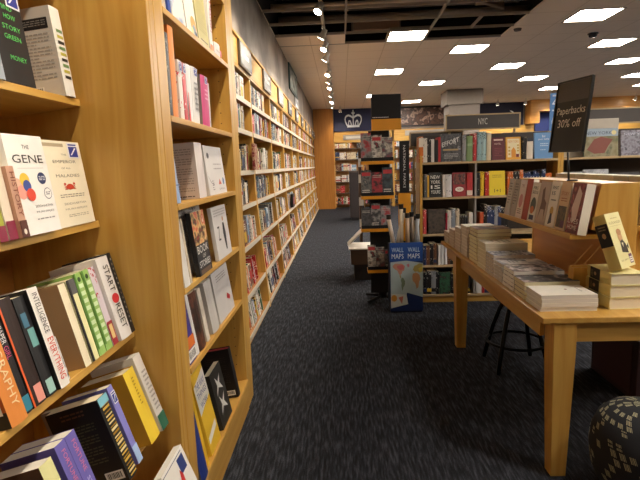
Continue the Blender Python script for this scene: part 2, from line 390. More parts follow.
# square ceiling lamps
lampnames = {0: 'lit square ceiling panel set in the edge of the opened ceiling'}
cn = {1.09: 'first', 2.33: 'second', 3.6: 'third', 4.82: 'fourth', 4.8: 'fourth', 6.03: 'fifth', 6.05: 'fifth', 7.45: 'sixth', 8.7: 'seventh', 9.9: 'eighth', 11.1: 'ninth'}
seenc = {}
for i, (x, y) in enumerate(lights):
    k = cn[x]; seenc[k] = seenc.get(k, 0)+1
    seen = i < 14
    if seen: near = sorted(ly for lx, ly in lights[:14] if cn[lx] == k and (lx, ly) != (2.33, 16.5)).index(y) if (x, y) != (2.33, 16.5) else 2
    lab = lampnames.get(i, 'lit square ceiling panel, %s nearest in the %s row counted from the left' % (ORD[near], k)) if seen else 'added square ceiling panel for more light, nearer than or right of everything in view'
    t = thing('ceiling_light', lab, 'ceiling light', (x, y, CZ), 0, 'square lit panels in the tiled ceiling' if seen else 'added lit panels beyond the frame')
    FR = plain('#8f8578', .6)
    f = MB()
    for a, b, e, g in ((-.303, .303, -.303, -.28), (-.303, .303, .28, .303), (-.303, -.28, -.28, .28), (.28, .303, -.28, .28)): f.box(a, b, e, g, -.006, .05, FR)
    f.box(-.303, .303, -.303, .303, .05, .06, FR); f.build('frame', t)
    MB().box(-.279, .279, -.279, .279, .004, .012, emit('#fff4e6', LAMP)).build('diffuser', t)
# little dark dome camera and sprinkler
m = MB(); m.lathe([(.001, -.07), (.04, -.065), (.06, -.05), (.065, -.015), (.08, -.012), (.08, 0), (.001, 0)], plain('#2c2a28', .2), 20)
tag(m.build('dome_camera', smooth=True, M=Matrix.Translation((4.12, 8.5, CZ-.0005))), 'small dark dome security camera on the ceiling at right', 'security camera')
for x, y, lab in ((2.75, 8.0, 'small round ceiling vent near the opened ceiling corner'),):
    m = MB(); m.lathe([(.001, -.03), (.05, -.03), (.06, 0), (.001, 0)], plain('#4a443e'), 16); tag(m.build('ceiling_sprinkler', M=Matrix.Translation((x, y, CZ))), lab, 'sprinkler')
# track with spot lamps
m = MB(); m.box(-.21, -.17, -1.2, 16.3, 3.44, 3.47, plain('#b9b2a8', .4)); m.box(-.205, -.175, -1.2, 16.3, 3.4701, CZ-.001, plain('#b9b2a8', .4))
tag(m.build('lighting_track', loc=(-.19, 7, 3.44)), 'long white lighting track on the ceiling above the aisle', 'lighting track')
SP = [(-.6, 1, 1), (.35, 1, 1), (1.3, 1, 1), (2.3, 1, 1), (3.4, 1, 1), (4.6, 1, 1), (5.96, 0, 1), (7.1, 1, 1), (7.82, 0, 1), (8.55, 1, 0), (9.96, 0, 1), (10.8, 1, 1), (11.63, 0, 1), (12.9, 1, 0), (14.2, 0, 1), (15.3, 1, 1)]
def aim(o, d): o.rotation_mode = 'QUATERNION'; o.rotation_quaternion = Vector(d).to_track_quat('-Z', 'Y')
for i, (y, side, on) in enumerate(SP):
    vis = y > 5
    d = Vector((-.62 if side else -.45, .35 if side else -.5, -1)).normalized()
    t = thing('track_spotlight', ('lit white track spotlight, %s in the row over the aisle, nearest counted first' % ORD[i-6]) if i >= 6 else 'white track spotlight overhead, nearer than the first one in view', 'spotlight', (-.19, y, 3.44), 0, 'spotlights on the aisle track' if i >= 6 else 'spotlights nearer than the view')
    WH = plain('#cfc9be', .35)
    b = Vector((0, 0, -.1))
    MB().tube([(0, 0, 0), (0, 0, -.05)], .012, WH, 8).box(-.02, .02, -.06, .06, -.03, 0, WH).build('bracket', t, smooth=False)
    h = MB(); h.tube([b-d*.06, b-d*.055, b+d*.02, b+d*.075], [.012, .034, .042, .05], WH, 16); h.build('housing', t, smooth=True)
    l = MB(); l.tube([b+d*.0755, b+d*.079], [.045, .044], emit('#fff0d8', 25.), 16); l.build('lamp', t)
    if y < 17:
        L = bpy.data.lights.new('spot_beam', 'SPOT'); L.energy = 60 if y < 5.5 else 52; L.color = (1, .86, .66); L.spot_size = R(78); L.spot_blend = .8; L.shadow_soft_size = .05
        o = bpy.data.objects.new('spot_beam', L); COL.objects.link(o); o.location = Vector((-.19, y, 3.44))+b+d*.1; aim(o, (-.62, .1, -1)); o.parent = None

# ------------------------------------------------------------------ LEFT: near bookcases (tilting lower shelves)
BX = -1.22                                       # inner back of the near cases
def tilted_shelf(name, root, x, z, lean, y0, y1, depth=.30, th=.024):
    M = Matrix.Translation((x, 0, z)) @ Matrix.Rotation(R(-lean), 4, 'Y')
    mb = MB(); mb.box(-depth, .0, y0, y1, -th, 0, WY)
    mb.v = [tuple(M @ Vector(v)) for v in mb.v]
    return mb.build(name, root, bevel=.002)
def pegs(mb, y, x, z0, z1, side=-1):
    z = z0
    while z < z1:
        mb.tube([(x, y+side*.0006, z), (x, y-side*.002, z)], .0035, '#5a3a18', 8); z += .06
Arows = [(-.895, 1.787, 6), (-.872, 1.365, 7), (-.785, .953, 13), (-.735, .574, 17), (-.575, .205, 20)]
A = thing('bookcase', 'nearest honey maple bookcase at left edge, end panel facing the camera', 'bookcase', (-.9, .9, 0), group='maple bookcases along the left wall')
def at(root, mb, name, **k):
    o = mb.build(name, root, loc=tuple(root.location), **k); o.location = (0, 0, 0); return o
def shelf_at(root, name, *a, **k):
    l = root.location; o = tilted_shelf(name, root, *a, **k); o.location = (-l[0], -l[1], -l[2]); return o
at(A, MB().box(-1.34, -.64, 1.722, 1.745, 0, 2.74, WZ), 'side_panel', bevel=.002)
at(A, MB().box(-.675, -.64, 1.7455, 1.788, 0, 2.74, WZ).box(-1.34, -.68, 1.7455, 1.788, 0, 2.74, WZ), 'side_panel', bevel=.004)
at(A, MB().box(-1.34, -.86, .18, .225, 0, 2.74, WZ), 'side_panel', bevel=.002)
at(A, MB().box(-1.25, BX, .226, 1.72, 0, 2.74, DWY), 'back_panel')
for x, z, l in Arows+[(-.9, 2.22, 4)]: shelf_at(A, 'shelf', x-.004, z, l, .23, 1.718)
m = MB()
for y in (.75, 1.25, 1.6): m.box(-.885, -.882, y, y+.22, 1.765, 1.782, '#e6c98a')
at(A, MB().box(-1.1, -.60, .23, 1.718, 0, .05, WY), 'kick_board')
B = thing('bookcase', 'second maple bookcase from the left, with face-out paperbacks and deep shelves', 'bookcase', (-.9, 2.45, 0), group='maple bookcases along the left wall')
at(B, MB().box(-1.34, -.64, 1.79, 1.885, 0, 2.74, WZ), 'side_panel', bevel=.004)
sp = MB().box(-1.34, -.64, 2.945, 3.04, 0, 2.74, WZ); pegs(sp, 2.9445, -.70, .3, 2.6, -1); pegs(sp, 2.9445, -.9, .3, 2.6, -1); at(B, sp, 'side_panel')
at(B, MB().box(-1.34, -.64, 3.041, 3.13, 0, 2.74, WZ), 'side_panel', bevel=.004)
at(B, MB().box(-1.25, BX+.0, 1.886, 2.944, 0, 2.74, DWY), 'back_panel')
Brows = [(-.64, 2.487, 0), (-.64, 2.135, 0), (-.64, 1.742, 0), (-.64, 1.402, 3), (-.64, 1.062, 6), (-.64, .727, 8), (-.63, .20, 9)]
for x, z, l in Brows: shelf_at(B, 'shelf', x, z, l, 1.888, 2.942, depth=.5)
at(B, MB().box(-.66, -.635, 1.888, 2.942, 0, .175, WY), 'kick_board')

# books of bookcase A
GA = 'books standing on the nearest bookcase'
def bA(row, y, label, t, h, d, cover, dx=0., face=0, tilt=0, group=GA, **k):  # row and y values come from image pixels, unprojected beforehand
    x, z, l = Arows[row]
    if row == 3: dx += .05
    x += dx*math.cos(R(l)); z += dx*math.sin(R(l)); dx = 0
    M = pose(x, y, z+.0015, l, 0, tilt=tilt)
    if face: M = pose(x, y, z+.0015, l, 0) @ Matrix.Translation((-t, 0, 0)) @ Matrix.Rotation(R(-90), 4, 'Z')
    return Book(label, M, t, h, d, cover, group=group, **k)
K = '#1b1b1e'
# row 1 (top)
b = bA(0, 1.628, 'thick pale grey hardback with black title box on its back, top shelf of nearest bookcase', .058, .285, .17, '#cfccc6', spine='#e8e6e0', pages=PWHITE)
b.back.rect(.16, .76, .92, .88, K); b.back.lines(.2, .79, .88, .86, 3, '#8a8a88'); b.back.lines(.2, .2, .9, .72, 14, '#a3a09a'); b.back.barcode(.3, .06, .6, .13)
for i in range(9): b.spine.rect(.2, .2+i*.065, .8, .235+i*.065, ['#2c2c2a', '#b9b04a', '#6a8a5a'][i % 3], 1)
b.done()
b = bA(0, 1.335, 'black face-out paperback with bright green lettering and a blue sale sticker', .03, .30, .14, K, face=1, dx=-.005)
for i, (u, v, w) in enumerate([(.2, .84, .45), (.3, .68, .4), (.4, .60, .35), (.3, .50, .55), (.3, .41, .5), (.35, .22, .5)]): b.front.text(['AND', 'MIND', 'HOW', 'STORY', 'GREEN', 'MONEY'][i], u, v, u+w, v+.045, '#5fd06a')
b.sticker('front', .55, .72, .97, .92, 'sale'); b.done()
b = bA(0, 1.30, 'slim blue-grey paperback beside the black book with green lettering', .033, .285, .15, spine_mat('#9aa6b4', '#e8e8e8')); b.done()
b = bA(0, 1.25, 'white and black photo-covered paperback at top left edge of the frame', .045, .27, .15, mottle(['#1a1a1c', '#d8d8da', '#5a5a60', '#e8e8e8'], 14)); b.done()
b = bA(0, 1.205, 'plain pale green paperback at the top left edge, beyond the photo-covered one', .04, .26, .15, spine_mat('#b8c8b0', '#304030')); b.done()
# row 2
b = bA(1, 1.465, 'cream face-out paperback with a red crab printed in its centre', .03, .275, .222, '#f3ead0', face=1, pages=PWHITE)
f = b.front
f.text('THE', .45, .83, .58, .85, '#8a8272'); f.text('EMPEROR', .2, .74, .8, .775, '#8a8272'); f.text('OF ALL', .38, .67, .62, .69, '#8a8272'); f.text('MALADIES', .2, .575, .82, .61, '#8a8272')
f.rect(.0, .93, .55, .97, '#b9a98a'); f.oval(.5, .46, .09, .035, '#c8452e')
for s in (-1, 1):
    for j in range(3): f.poly([(.5+s*.07, .45-.01*j), (.5+s*.15, .475-.025*j), (.5+s*.15, .482-.025*j), (.5+s*.07, .462-.01*j)], '#c8452e')
    f.oval(.5+s*.12, .495, .03, .014, '#c8452e')
f.lines(.2, .33, .85, .38, 2, '#9a9282'); f.text('SIDDHARTHA', .25, .25, .85, .275, '#a09a8a'); f.text('MUKHERJEE', .25, .185, .85, .21, '#a09a8a'); f.lines(.3, .1, .85, .14, 2, '#b8b09a')
b.sticker('front', .64, .8, .93, .985, 'sale'); b.done()
b = bA(1, 1.27, 'white face-out paperback titled THE GENE with coloured discs and two round seals', .035, .278, .172, '#f2f0ec', face=1, dx=.02, pages=PWHITE)
f = b.front
f.text('THE', .42, .86, .6, .90, '#2a2a2a'); f.text('GENE', .12, .72, .9, .80, '#1c1c1c'); f.rect(.2, .665, .88, .668, '#999999')
f.oval(.05, .50, .2, .075, '#e4b8a0'); f.oval(.3, .55, .12, .07, '#e8c23a', 3); f.oval(.33, .49, .1, .06, '#3c4f9a', 4); f.oval(.38, .40, .11, .065, '#d8452e', 5); f.oval(.18, .43, .12, .07, '#f0a090', 3)
f.oval(.76, .56, .115, .062, '#2c3766'); f.lines(.68, .535, .85, .585, 3, '#e0e0ea', 3); f.oval(.84, .40, .105, .06, '#39406a'); f.oval(.84, .40, .095, .054, '#f2f0ec', 3); f.lines(.78, .38, .9, .42, 2, '#39406a', 4)
f.text('SIDDHARTHA', .42, .265, .9, .29, '#77757a'); f.text('MUKHERJEE', .42, .205, .9, .23, '#77757a'); f.lines(.4, .13, .9, .16, 1, '#9a989a'); b.done()
b = bA(1, 1.242, 'short brown and pink spined paperback in front of the white book titled THE GENE', .03, .19, .14, '#c99a80', spine='#c99a80', dx=.03)
b.spine.rect(0, 0, 1, .24, '#5a2c20', 1); b.spine.text('HISTORY', .2, .3, .8, .92, '#8a4c38', rot=1); b.spine.oval(.5, .08, .2, .04, '#e8dcd0', 3); b.done()
b = bA(1, 1.205, 'cream spined book with a maroon foot left of the brown and pink spine', .034, .33, .16, '#e8d9c4', dx=.02); b.spine.rect(0, 0, 1, .15, '#8a2440', 1); b.done()
b = bA(1, 1.17, 'olive green spined book with a maroon foot at the left edge', .03, .31, .16, '#a8ac3a', dx=.02); b.spine.rect(0, 0, 1, .13, '#8a2440', 1); b.done()
b = bA(1, 1.12, 'pale blue-grey book at the far left edge of the middle shelf', .042, .27, .16, '#b8c4c6', dx=.02); b.done()
# row 3
b = bA(2, 1.676, 'slim black hardback spine touching the end panel of the nearest bookcase', .028, .30, .17, K, dx=.012); b.spine.lines(.35, .1, .65, .95, 14, '#8a8478'); b.done()
b = bA(2, 1.594, 'thick white hardback with START RESET lettered around a red dot on its spine', .08, .295, .17, '#e6e2e0', dx=.012, pages=PWHITE)
b.spine.text('START', .28, .58, .72, .9, K, rot=1); b.spine.oval(.5, .49, .3, .06, '#cc2f36'); b.spine.text('RESET', .28, .12, .72, .42, K, rot=1); b.done()
b = bA(2, 1.553, 'lilac and red spined paperback left of the START RESET book', .036, .275, .155, spine_mat('#d8ccd6', '#b8364a')); b.spine.rect(0, 0, 1, .3, '#a32c3a', 1); b.spine.rect(.2, .08, .8, .26, '#e3c887', 2); b.done()
for i, y in enumerate((1.507, 1.46)):
    b = bA(2, y, ['bright green spined paperback, right one of a matching pair', 'bright green spined paperback, left one of a matching pair'][i], .044, .275, .155, '#9ac46a', group='pair of green paperbacks')
    b.spine.rect(0, .08, .2, 1, '#5c8f3c', 1)
    for j in range(9): b.spine.rect(.25, .1+j*.09, .8, .15+j*.09, '#d8ecc0', 1)
    b.spine.oval(.5, .92, .2, .03, '#2c4c20'); b.done()
b = bA(2, 1.412, 'pale yellow spined book with a black edge left of the green pair', .044, .265, .155, '#ecebc0', spine='#e9e6b0'); b.spine.rect(0, 0, .3, 1, K, 1); b.spine.rect(.3, .82, 1, 1, '#5a5a58', 1); b.done()
b = bA(2, 1.372, 'tan brown paperback with blank back cover and cream spine on the tilted shelf', .035, .262, .162, '#a5845f', spine='#eadfc0', hc=True); b.back.rect(.05, .05, .35, .2, '#b9a58c'); b.done()
b = bA(2, 1.272, 'small black and white photo booklet lying against the tan brown paperback', .03, .13, .09, mottle(['#18181a', '#dcdcdc', '#4a4a4c'], 30), dx=-.01); b.done()
b = bA(2, 1.222, 'white paperback spine with red lettering on the tilted middle shelf', .042, .285, .16, '#ece8e2', pages=PWHITE, dx=.012)
b.spine.text('INTELLIGENCE', .25, .55, .75, .95, '#3a3a3a', rot=1); b.spine.text('EVERYTHING', .2, .08, .8, .5, '#d6402e', rot=1); b.back.rect(0, 0, 1, 1, K); b.done()
b = bA(2, 1.177, 'black spined paperback with teal blocks left of the white and red spine', .042, .275, .155, K); b.spine.rect(.25, .5, .85, .68, '#6fa8a6', 1); b.spine.rect(.1, .7, .6, .84, '#3f6f88', 1); b.spine.rect(.2, .02, .9, .16, '#9fc8c0', 1); b.back.lines(.1, .2, .9, .8, 12, '#6a4a3a'); b.done()
b = bA(2, 1.118, 'very dark brown book with an orange edge line and pink foot label', .054, .285, .16, '#2a1a16'); b.spine.rect(0, 0, .12, 1, '#e0602a', 1); b.spine.rect(.35, .02, .9, .18, '#e49a8c', 1); b.done()
b = bA(2, 1.083, 'black spined book with white and pink title beside the thick orange book', .032, .275, .16, K, dx=.0); b.spine.text('PAPER', .25, .66, .75, .82, '#e8e8e8', rot=1); b.spine.text('GIRL', .25, .52, .75, .64, '#e0508a', rot=1); b.spine.rect(0, .02, 1, .16, '#2f7f96', 1); b.done()
b = bA(2, 1.02, 'thick orange hardback with dark orange back cover and price label, lower left', .058, .285, .17, '#b4581f', spine='#e08b3e', dx=.012, bulge=.006)
b.back.rect(0, 0, 1, .14, K); b.back.lines(.15, .35, .8, .85, 14, '#7a3a14'); b.spine.text('BIOGRAPHY', .3, .15, .7, .85, '#f2d8a8', rot=1); b.sticker('back', .45, .12, .95, .3); b.done()
b = bA(2, .80, 'black book left of the thick orange hardback', .042, .27, .16, '#141416'); b.spine.rect(.2, .1, .8, .2, '#c8c8c8', 1); b.done()
# row 4
b = bA(3, 1.642, 'tall white spined book with green foot beside the end panel, low shelf', .058, .295, .17, '#dcd8d2', dx=.008, pages=PWHITE); b.spine.rect(0, 0, 1, .2, '#2f6a52', 1); b.spine.lines(.2, .25, .8, .8, 10, '#9a968e'); b.done()
b = bA(3, 1.558, 'fat bright yellow hardback with mustard back cover and price label', .078, .27, .175, '#c08f24', spine='#eccb3c', bulge=.004, hc=True)
b.back.lines(.1, .55, .5, .8, 8, '#d8b060'); b.spine.lines(.4, .5, .6, .9, 9, '#b08a20'); b.sticker('back', .12, .04, .4, .2); b.done()
b = bA(3, 1.445, 'violet-blue paperback leaning between black and yellow books', .032, .275, .16, '#7a78c4', spine='#8684cf'); b.spine.rect(0, 0, 1, .22, '#a9c4ea', 1); b.sticker('spine', .1, .78, .9, .93, 'sale'); b.done()
b = bA(3, 1.355, 'black paperback with yellow flecked spine and barcode on its back', .055, .275, .172, '#131313', dx=.012)
b.back.lines(.25, .86, .7, .95, 2, '#6a4a34'); b.back.lines(.15, .28, .8, .78, 14, '#4c4c34'); b.back.barcode(.6, .05, .95, .16)
rr = random.Random(4)
for i in range(22): b.spine.rect(.15, .03+i*.043, .85, .03+i*.043+rr.uniform(.012, .03), rr.choice(['#d8b24a', '#e8d8a0', '#a8801c']), 1)
b.spine.rect(0, .9, 1, 1, '#7fbfd0', 2); b.done()
b = bA(3, 1.416, 'grey paperback with HAPPY lettered across its cover and a blue sticker', .026, .265, .165, '#9a9894', dx=-.055)
b.back.text('HAPPY', .35, .86, .75, .95, '#26262a'); b.sticker('back', .78, .84, .98, .99, 'sale'); b.done()
for i, y in enumerate((1.19, 1.142)):
    b = bA(3, y, ['violet paperback with pink lettering, right one of the matching pair', 'violet paperback with pink lettering, left one of the matching pair'][i], .046, .255, .16, '#6c64b4', group='pair of violet paperbacks', pages=PWHITE)
    b.spine.text('FORTUNE', .3, .55, .65, .92, '#d87a9a', rot=1); b.spine.text('STORIES', .3, .1, .6, .48, '#c8c0e8', rot=1); b.done()
b = bA(3, 1.07, 'brown woodgrain-covered book with pale spine at bottom left', .05, .245, .17, mottle(['#3a2a22', '#5c4234', '#4a342a'], 12, stretch=(1, 1, 6)), spine='#dedca0', pages=PWHITE); b.done()
b = bA(3, .90, 'dark navy book at the bottom left corner', .048, .24, .165, '#1c2438'); b.done()
# row 5
b = bA(4, 1.50, 'white face-out book with navy square and red-black figure, lowest shelf', .03, .30, .205, '#e4e0da', face=1, dx=.04, pages=PWHITE)
f = b.front; f.rect(.62, .74, .9, .93, '#2c3c78'); f.rect(.0, .955, .9, .965, '#39406a'); f.poly([(.3, .62), (.55, .66), (.6, .58), (.35, .54)], '#1a1a1c'); f.poly([(.5, .66), (.58, .82), (.66, .74), (.62, .6)], '#c8322e', 3); f.poly([(.45, .3), (.65, .56), (.75, .2)], '#2a4a5a', 2); f.rect(.1, .1, .5, .3, '#c8b23c', 2); b.done()
b = bA(4, 1.39, 'pale lilac book beside the white face-out book on the lowest shelf', .05, .27, .17, '#a8a4c8'); b.done()

# books of bookcase B
GB = 'books on the second bookcase'
def bB(row, y, label, t, h, d, cover, dx=-.012, face=0, dl=0, z=0, tilt=0, **k):
    x, z0, l = Brows[row]; l += dl
    M = pose(x+dx, y, z0+.0015+z, l, 0, tilt=tilt)
    if face: M = M @ Matrix.Translation((-t, 0, 0)) @ Matrix.Rotation(R(-90), 4, 'Z')
    return Book(label, M, t, h, d, cover, group=GB, **k)
b = bB(1, 1.99, 'blue-bordered book with a barcode label at the top of the second bookcase', .035, .26, .17, '#27489c', dl=4); b.back.rect(.05, .04, .95, .96, '#d8dce0'); b.sticker('back', .3, .03, .92, .16); b.done()
b = bB(1, 2.04, 'white picture book with faint blue drawing, top shelf of the second bookcase', .02, .25, .17, mottle(['#e8e4dc', '#e8e4dc', '#8fa6cc', '#e6cfa8'], 10), face=1, dl=5, pages=PWHITE); b.done()
b = bB(1, 2.225, 'white face-out book showing an orange and grey bird picture', .02, .25, .16, '#ece8e0', face=1, dl=5, pages=PWHITE)
b.front.oval(.7, .2, .28, .16, '#e0a860'); b.front.oval(.72, .12, .16, .09, '#8fa6b8', 3); b.front.oval(.85, .06, .1, .05, '#3a4a5c', 4); b.front.oval(.5, .08, .12, .06, '#e8e0a0', 4); b.front.text('SPRING', .2, .78, .85, .86, '#c8bcae'); b.done()
b = bB(1, 2.40, 'pale olive face-out book with rows of tiny lettering', .02, .275, .19, '#c8bf86', face=1, dl=4); b.front.lines(.15, .2, .85, .9, 18, '#b0a670'); b.front.lines(.2, .03, .85, .09, 1, '#4a4630'); b.done()
b = bB(1, 2.60, 'white spined book with red lettering next to the pale olive cover', .06, .27, .16, '#e6e2de', pages=PWHITE); b.spine.text('DESIGN', .25, .35, .75, .9, '#b8383a', rot=1); b.spine.rect(0, .0, 1, .12, '#e07a3c', 1); b.done()
b = bB(1, 2.69, 'small white and pink boxed book at the end of the top shelf', .12, .065, .12, '#e9e4e2', pages=PWHITE); b.spine.rect(.1, .3, .8, .45, '#c8c0c0', 1); b.spine.rect(.8, .1, 1, .6, '#e04a8a', 2); b.done()
b = bB(2, 1.895, 'white slim book edge behind the tall orange book', .022, .30, .17, '#dcd8d0'); b.done()
b = bB(2, 1.92, 'slim black book with speckled spine beside the tall orange book', .03, .31, .17, spine_mat('#1c1a1c', '#8a8478')); b.done()
b = bB(2, 1.955, 'tall orange leaning hardback on the second bookcase', .062, .345, .18, '#d9782c', spine='#e28a3a', hc=True); b.done()
for i, (y, t, c, k2, lab) in enumerate([(2.045, .05, '#dcd6ce', '#c8343a', 'red and white spined book right of the tall orange hardback'), (2.10, .045, '#c8343c', '#efe6e2', 'red spined book with white marks, next after the red and white one')]):
    b = bB(2, y, lab, t, .235, .155, spine_mat(c, k2)); b.sticker('spine', .1, .82, .9, .98, 'sale'); b.done()
b = bB(2, 2.15, 'plain white spined book leaning beside the stickered white one', .07, .24, .155, '#e8e4e4', pages=PWHITE); b.spine.poly([(0, .0), (.3, 0), (.1, .5), (0, .5)], '#d84048', 2); b.done()
b = bB(2, 2.225, 'thick white spined book with grey lettering and a sale sticker', .095, .245, .155, '#eceae8', pages=PWHITE); b.spine.text('MAGIC', .25, .2, .75, .7, '#9a9a9c', rot=0); b.spine.lines(.2, .2, .8, .75, 6, '#8a8a8c', 3); b.sticker('spine', .2, .84, .8, .99, 'sale'); b.done()
b = bB(2, 2.37, 'magenta paperback with grey cover edge and small sticker', .13, .235, .155, '#c92a74', spine='#cf2a78'); b.spine.lines(.3, .5, .8, .75, 3, '#e890b8', 2); b.back.rect(.8, 0, 1, 1, '#9a9490'); b.sticker('spine', .35, .84, .65, .99, 'sale'); b.done()
b = bB(2, 2.503, 'thin white book behind the magenta paperback', .02, .215, .15, '#dcdad4', pages=PWHITE); b.done()
b = bB(3, 1.89, 'light blue spined tall paperback on the third shelf down', .075, .315, .17, '#8fa9d2', bulge=.006, dl=2); b.spine.rect(0, .78, 1, .8, '#5c74a0', 1); b.spine.rect(0, .22, 1, .235, '#5c74a0', 1); b.done()
b = bB(3, 2.235, 'pale pinkish hardback with a text-covered back and broad white spine', .12, .255, .185, '#d8c8c0', spine='#dcd2d0', hc=True, bulge=.006, pages=PWHITE)
b.back.lines(.12, .12, .9, .9, 18, '#a8988e'); b.back.lines(.5, .02, .9, .06, 1, '#3a3432', 2); b.done()
b = bB(3, 2.42, 'white face-out book with a looping line, triangle and blue figure', .02, .25, .36, '#dedad8', face=1, dl=3, pages=PWHITE)
f = b.front; f.oval(.18, .8, .06, .06, '#4a4444'); f.lines(.4, .6, .85, .65, 1, '#a8a0a0'); f.lines(.4, .5, .85, .56, 1, '#a8a0a0'); f.text('SMALL', .55, .08, .9, .12, '#8a8484')
pts = [(.3+.28*math.cos(a), .55+.35*math.sin(a)) for a in [PI*.75+i*PI*.75/12 for i in range(13)]]
for p, q in zip(pts, pts[1:]): f.poly([p, q, (q[0], q[1]+.012), (p[0], p[1]+.012)], '#4a3a38', 3)
f.poly([(.55, .2), (.72, .2), (.64, .32)], '#c8543c', 3); f.oval(.85, .26, .05, .08, '#5a7fae', 3); f.lines(.2, .08, .3, .3, 5, '#8a8484'); b.done()
b = bB(4, 1.90, 'white thick spined book leaning out at the left of the fourth shelf', .07, .29, .17, '#dcd8d2', pages=PWHITE, dx=.0); b.done()
b = bB(4, 1.975, 'cream slim book right beside the white thick spine, fourth shelf', .025, .27, .16, '#cfc0a8', dx=.0); b.done()
b = bB(4, 2.10, 'red, black and gold illustrated face-out book with chunky white lettering', .022, .285, .20, K, face=1, dx=.006, pages=PWHITE)
f = b.front; f.rect(0, .48, 1, 1, mottle(['#c8322a', '#1c1614', '#e0b878', '#c8322a', '#e8dcc0'], 16), 1)
f.text('BOOK', .08, .34, .92, .46, '#e8e6e2'); f.text('OF', .4, .25, .65, .31, '#d8d4cc'); f.text('STORIES', .08, .12, .92, .22, '#e8e6e2'); f.rect(.1, .01, .9, .08, '#6a5444', 2); b.done()
b = bB(4, 2.02, 'tall grey newspaper-covered book standing behind the red and gold cover', .02, .305, .42, spine_mat('#bcb8b4', '#6a6664'), face=1, dx=-.05)
b.front.text('NEW', .3, .8, .45, .92, '#3a3838'); b.front.text('YORK', .5, .8, .68, .92, '#3a3838'); b.front.lines(.05, .3, .95, .75, 16, '#8a8684'); b.done()
b = bB(4, 2.46, 'white face-out book with a slim black standing figure', .02, .275, .30, '#d6d2d0', face=1, dx=.0, pages=PWHITE)
f = b.front; f.poly([(.62, .12), (.7, .12), (.74, .45), (.7, .66), (.6, .66), (.56, .45)], K); f.oval(.66, .74, .045, .05, '#c88a5c', 3); f.text('Z', .2, .35, .35, .62, '#3a3a3c'); f.lines(.1, .8, .9, .95, 3, '#a8a4a2'); b.done()
b = bB(5, 1.895, 'purple and orange spined tall book with a white price label', .125, .298, .18, '#e0dcd8', spine='#3e2f86', bulge=.004); b.spine.rect(0, .2, 1, .36, '#d8702a', 1); b.sticker('spine', .1, .03, .9, .19); b.done()
b = bB(5, 2.025, 'white curled magazine spine beside the purple and orange book', .035, .30, .18, '#dcdad8', cat='magazine', name='magazine', pages=PWHITE); b.done()
b = bB(5, 2.065, 'dark brown photo-covered book on the fifth shelf', .10, .265, .17, mottle(['#1c1412', '#3a261c', '#6a3c28', '#1a1210'], 14), face=0, tilt=0); b.done()
b = bB(5, 2.19, 'slim ivory book right of the dark brown photo cover', .05, .255, .165, '#d2c8ba', pages=PWHITE); b.done()
b = bB(5, 2.30, 'pale grey broad spined book on the fifth shelf', .12, .26, .17, '#c0bcb8', pages=PWHITE); b.done()
b = bB(5, 2.45, 'pale grey face-out book with one small red emblem', .02, .27, .34, '#c8c4c2', face=1, pages=PWHITE); b.front.poly([(.62, .32), (.8, .24), (.84, .32), (.68, .42)], '#b8262c'); b.front.lines(.2, .75, .8, .9, 3, '#8a8684'); b.done()
b = bB(6, 1.895, 'navy spined book with grey-brown speckled back cover at the base', .09, .33, .20, mottle(['#5c5450', '#6e6660', '#4e4844'], 40), spine='#22347e', pages=PWHITE, dx=.0); b.done()
b = bB(6, 2.015, 'yellow paperback with blue and red banded back, bottom shelf', .035, .40, .20, '#e0b42c'); b.back.rect(0, .1, 1, .3, '#d8452c'); b.back.poly([(0, .4), (1, .55), (1, .7), (0, .55)], '#2f4d9a'); b.done()
b = bB(6, 2.10, 'yellow and white face-out guide with blue lettering, bottom shelf', .03, .40, .17, '#e6bc34', face=1, dl=2)
f = b.front; f.poly([(0, .5), (1, .6), (1, .95), (0, .85)], '#e8e4da'); f.text('THE WAY', .1, .78, .9, .86, '#2c3f86'); f.text('THINGS', .1, .68, .9, .75, '#2c3f86'); f.text('WORK', .2, .56, .8, .63, '#2c3f86'); f.poly([(.1, .12), (.9, .2), (.9, .28), (.1, .2)], '#e8e4da'); b.done()
b = bB(6, 2.33, 'dark face-out book with two white arrow shapes, bottom shelf', .03, .30, .20, '#2c2a26', face=1, dl=2)
f = b.front
for v in (.2, .55): f.poly([(.2, v), (.45, v+.1), (.8, v), (.6, v+.16), (.75, v+.3), (.48, v+.2), (.3, v+.32), (.38, v+.15)], '#d8d6d2')
b.done()
b = bB(6, 2.70, 'black hardback showing its back cover with a barcode, far end of bottom shelf', .05, .30, .175, '#161416', hc=True, pages='#9a2a2c')
b.back.barcode(.6, .05, .93, .15); b.back.lines(.15, .3, .85, .85, 14, '#302c2c'); b.done()

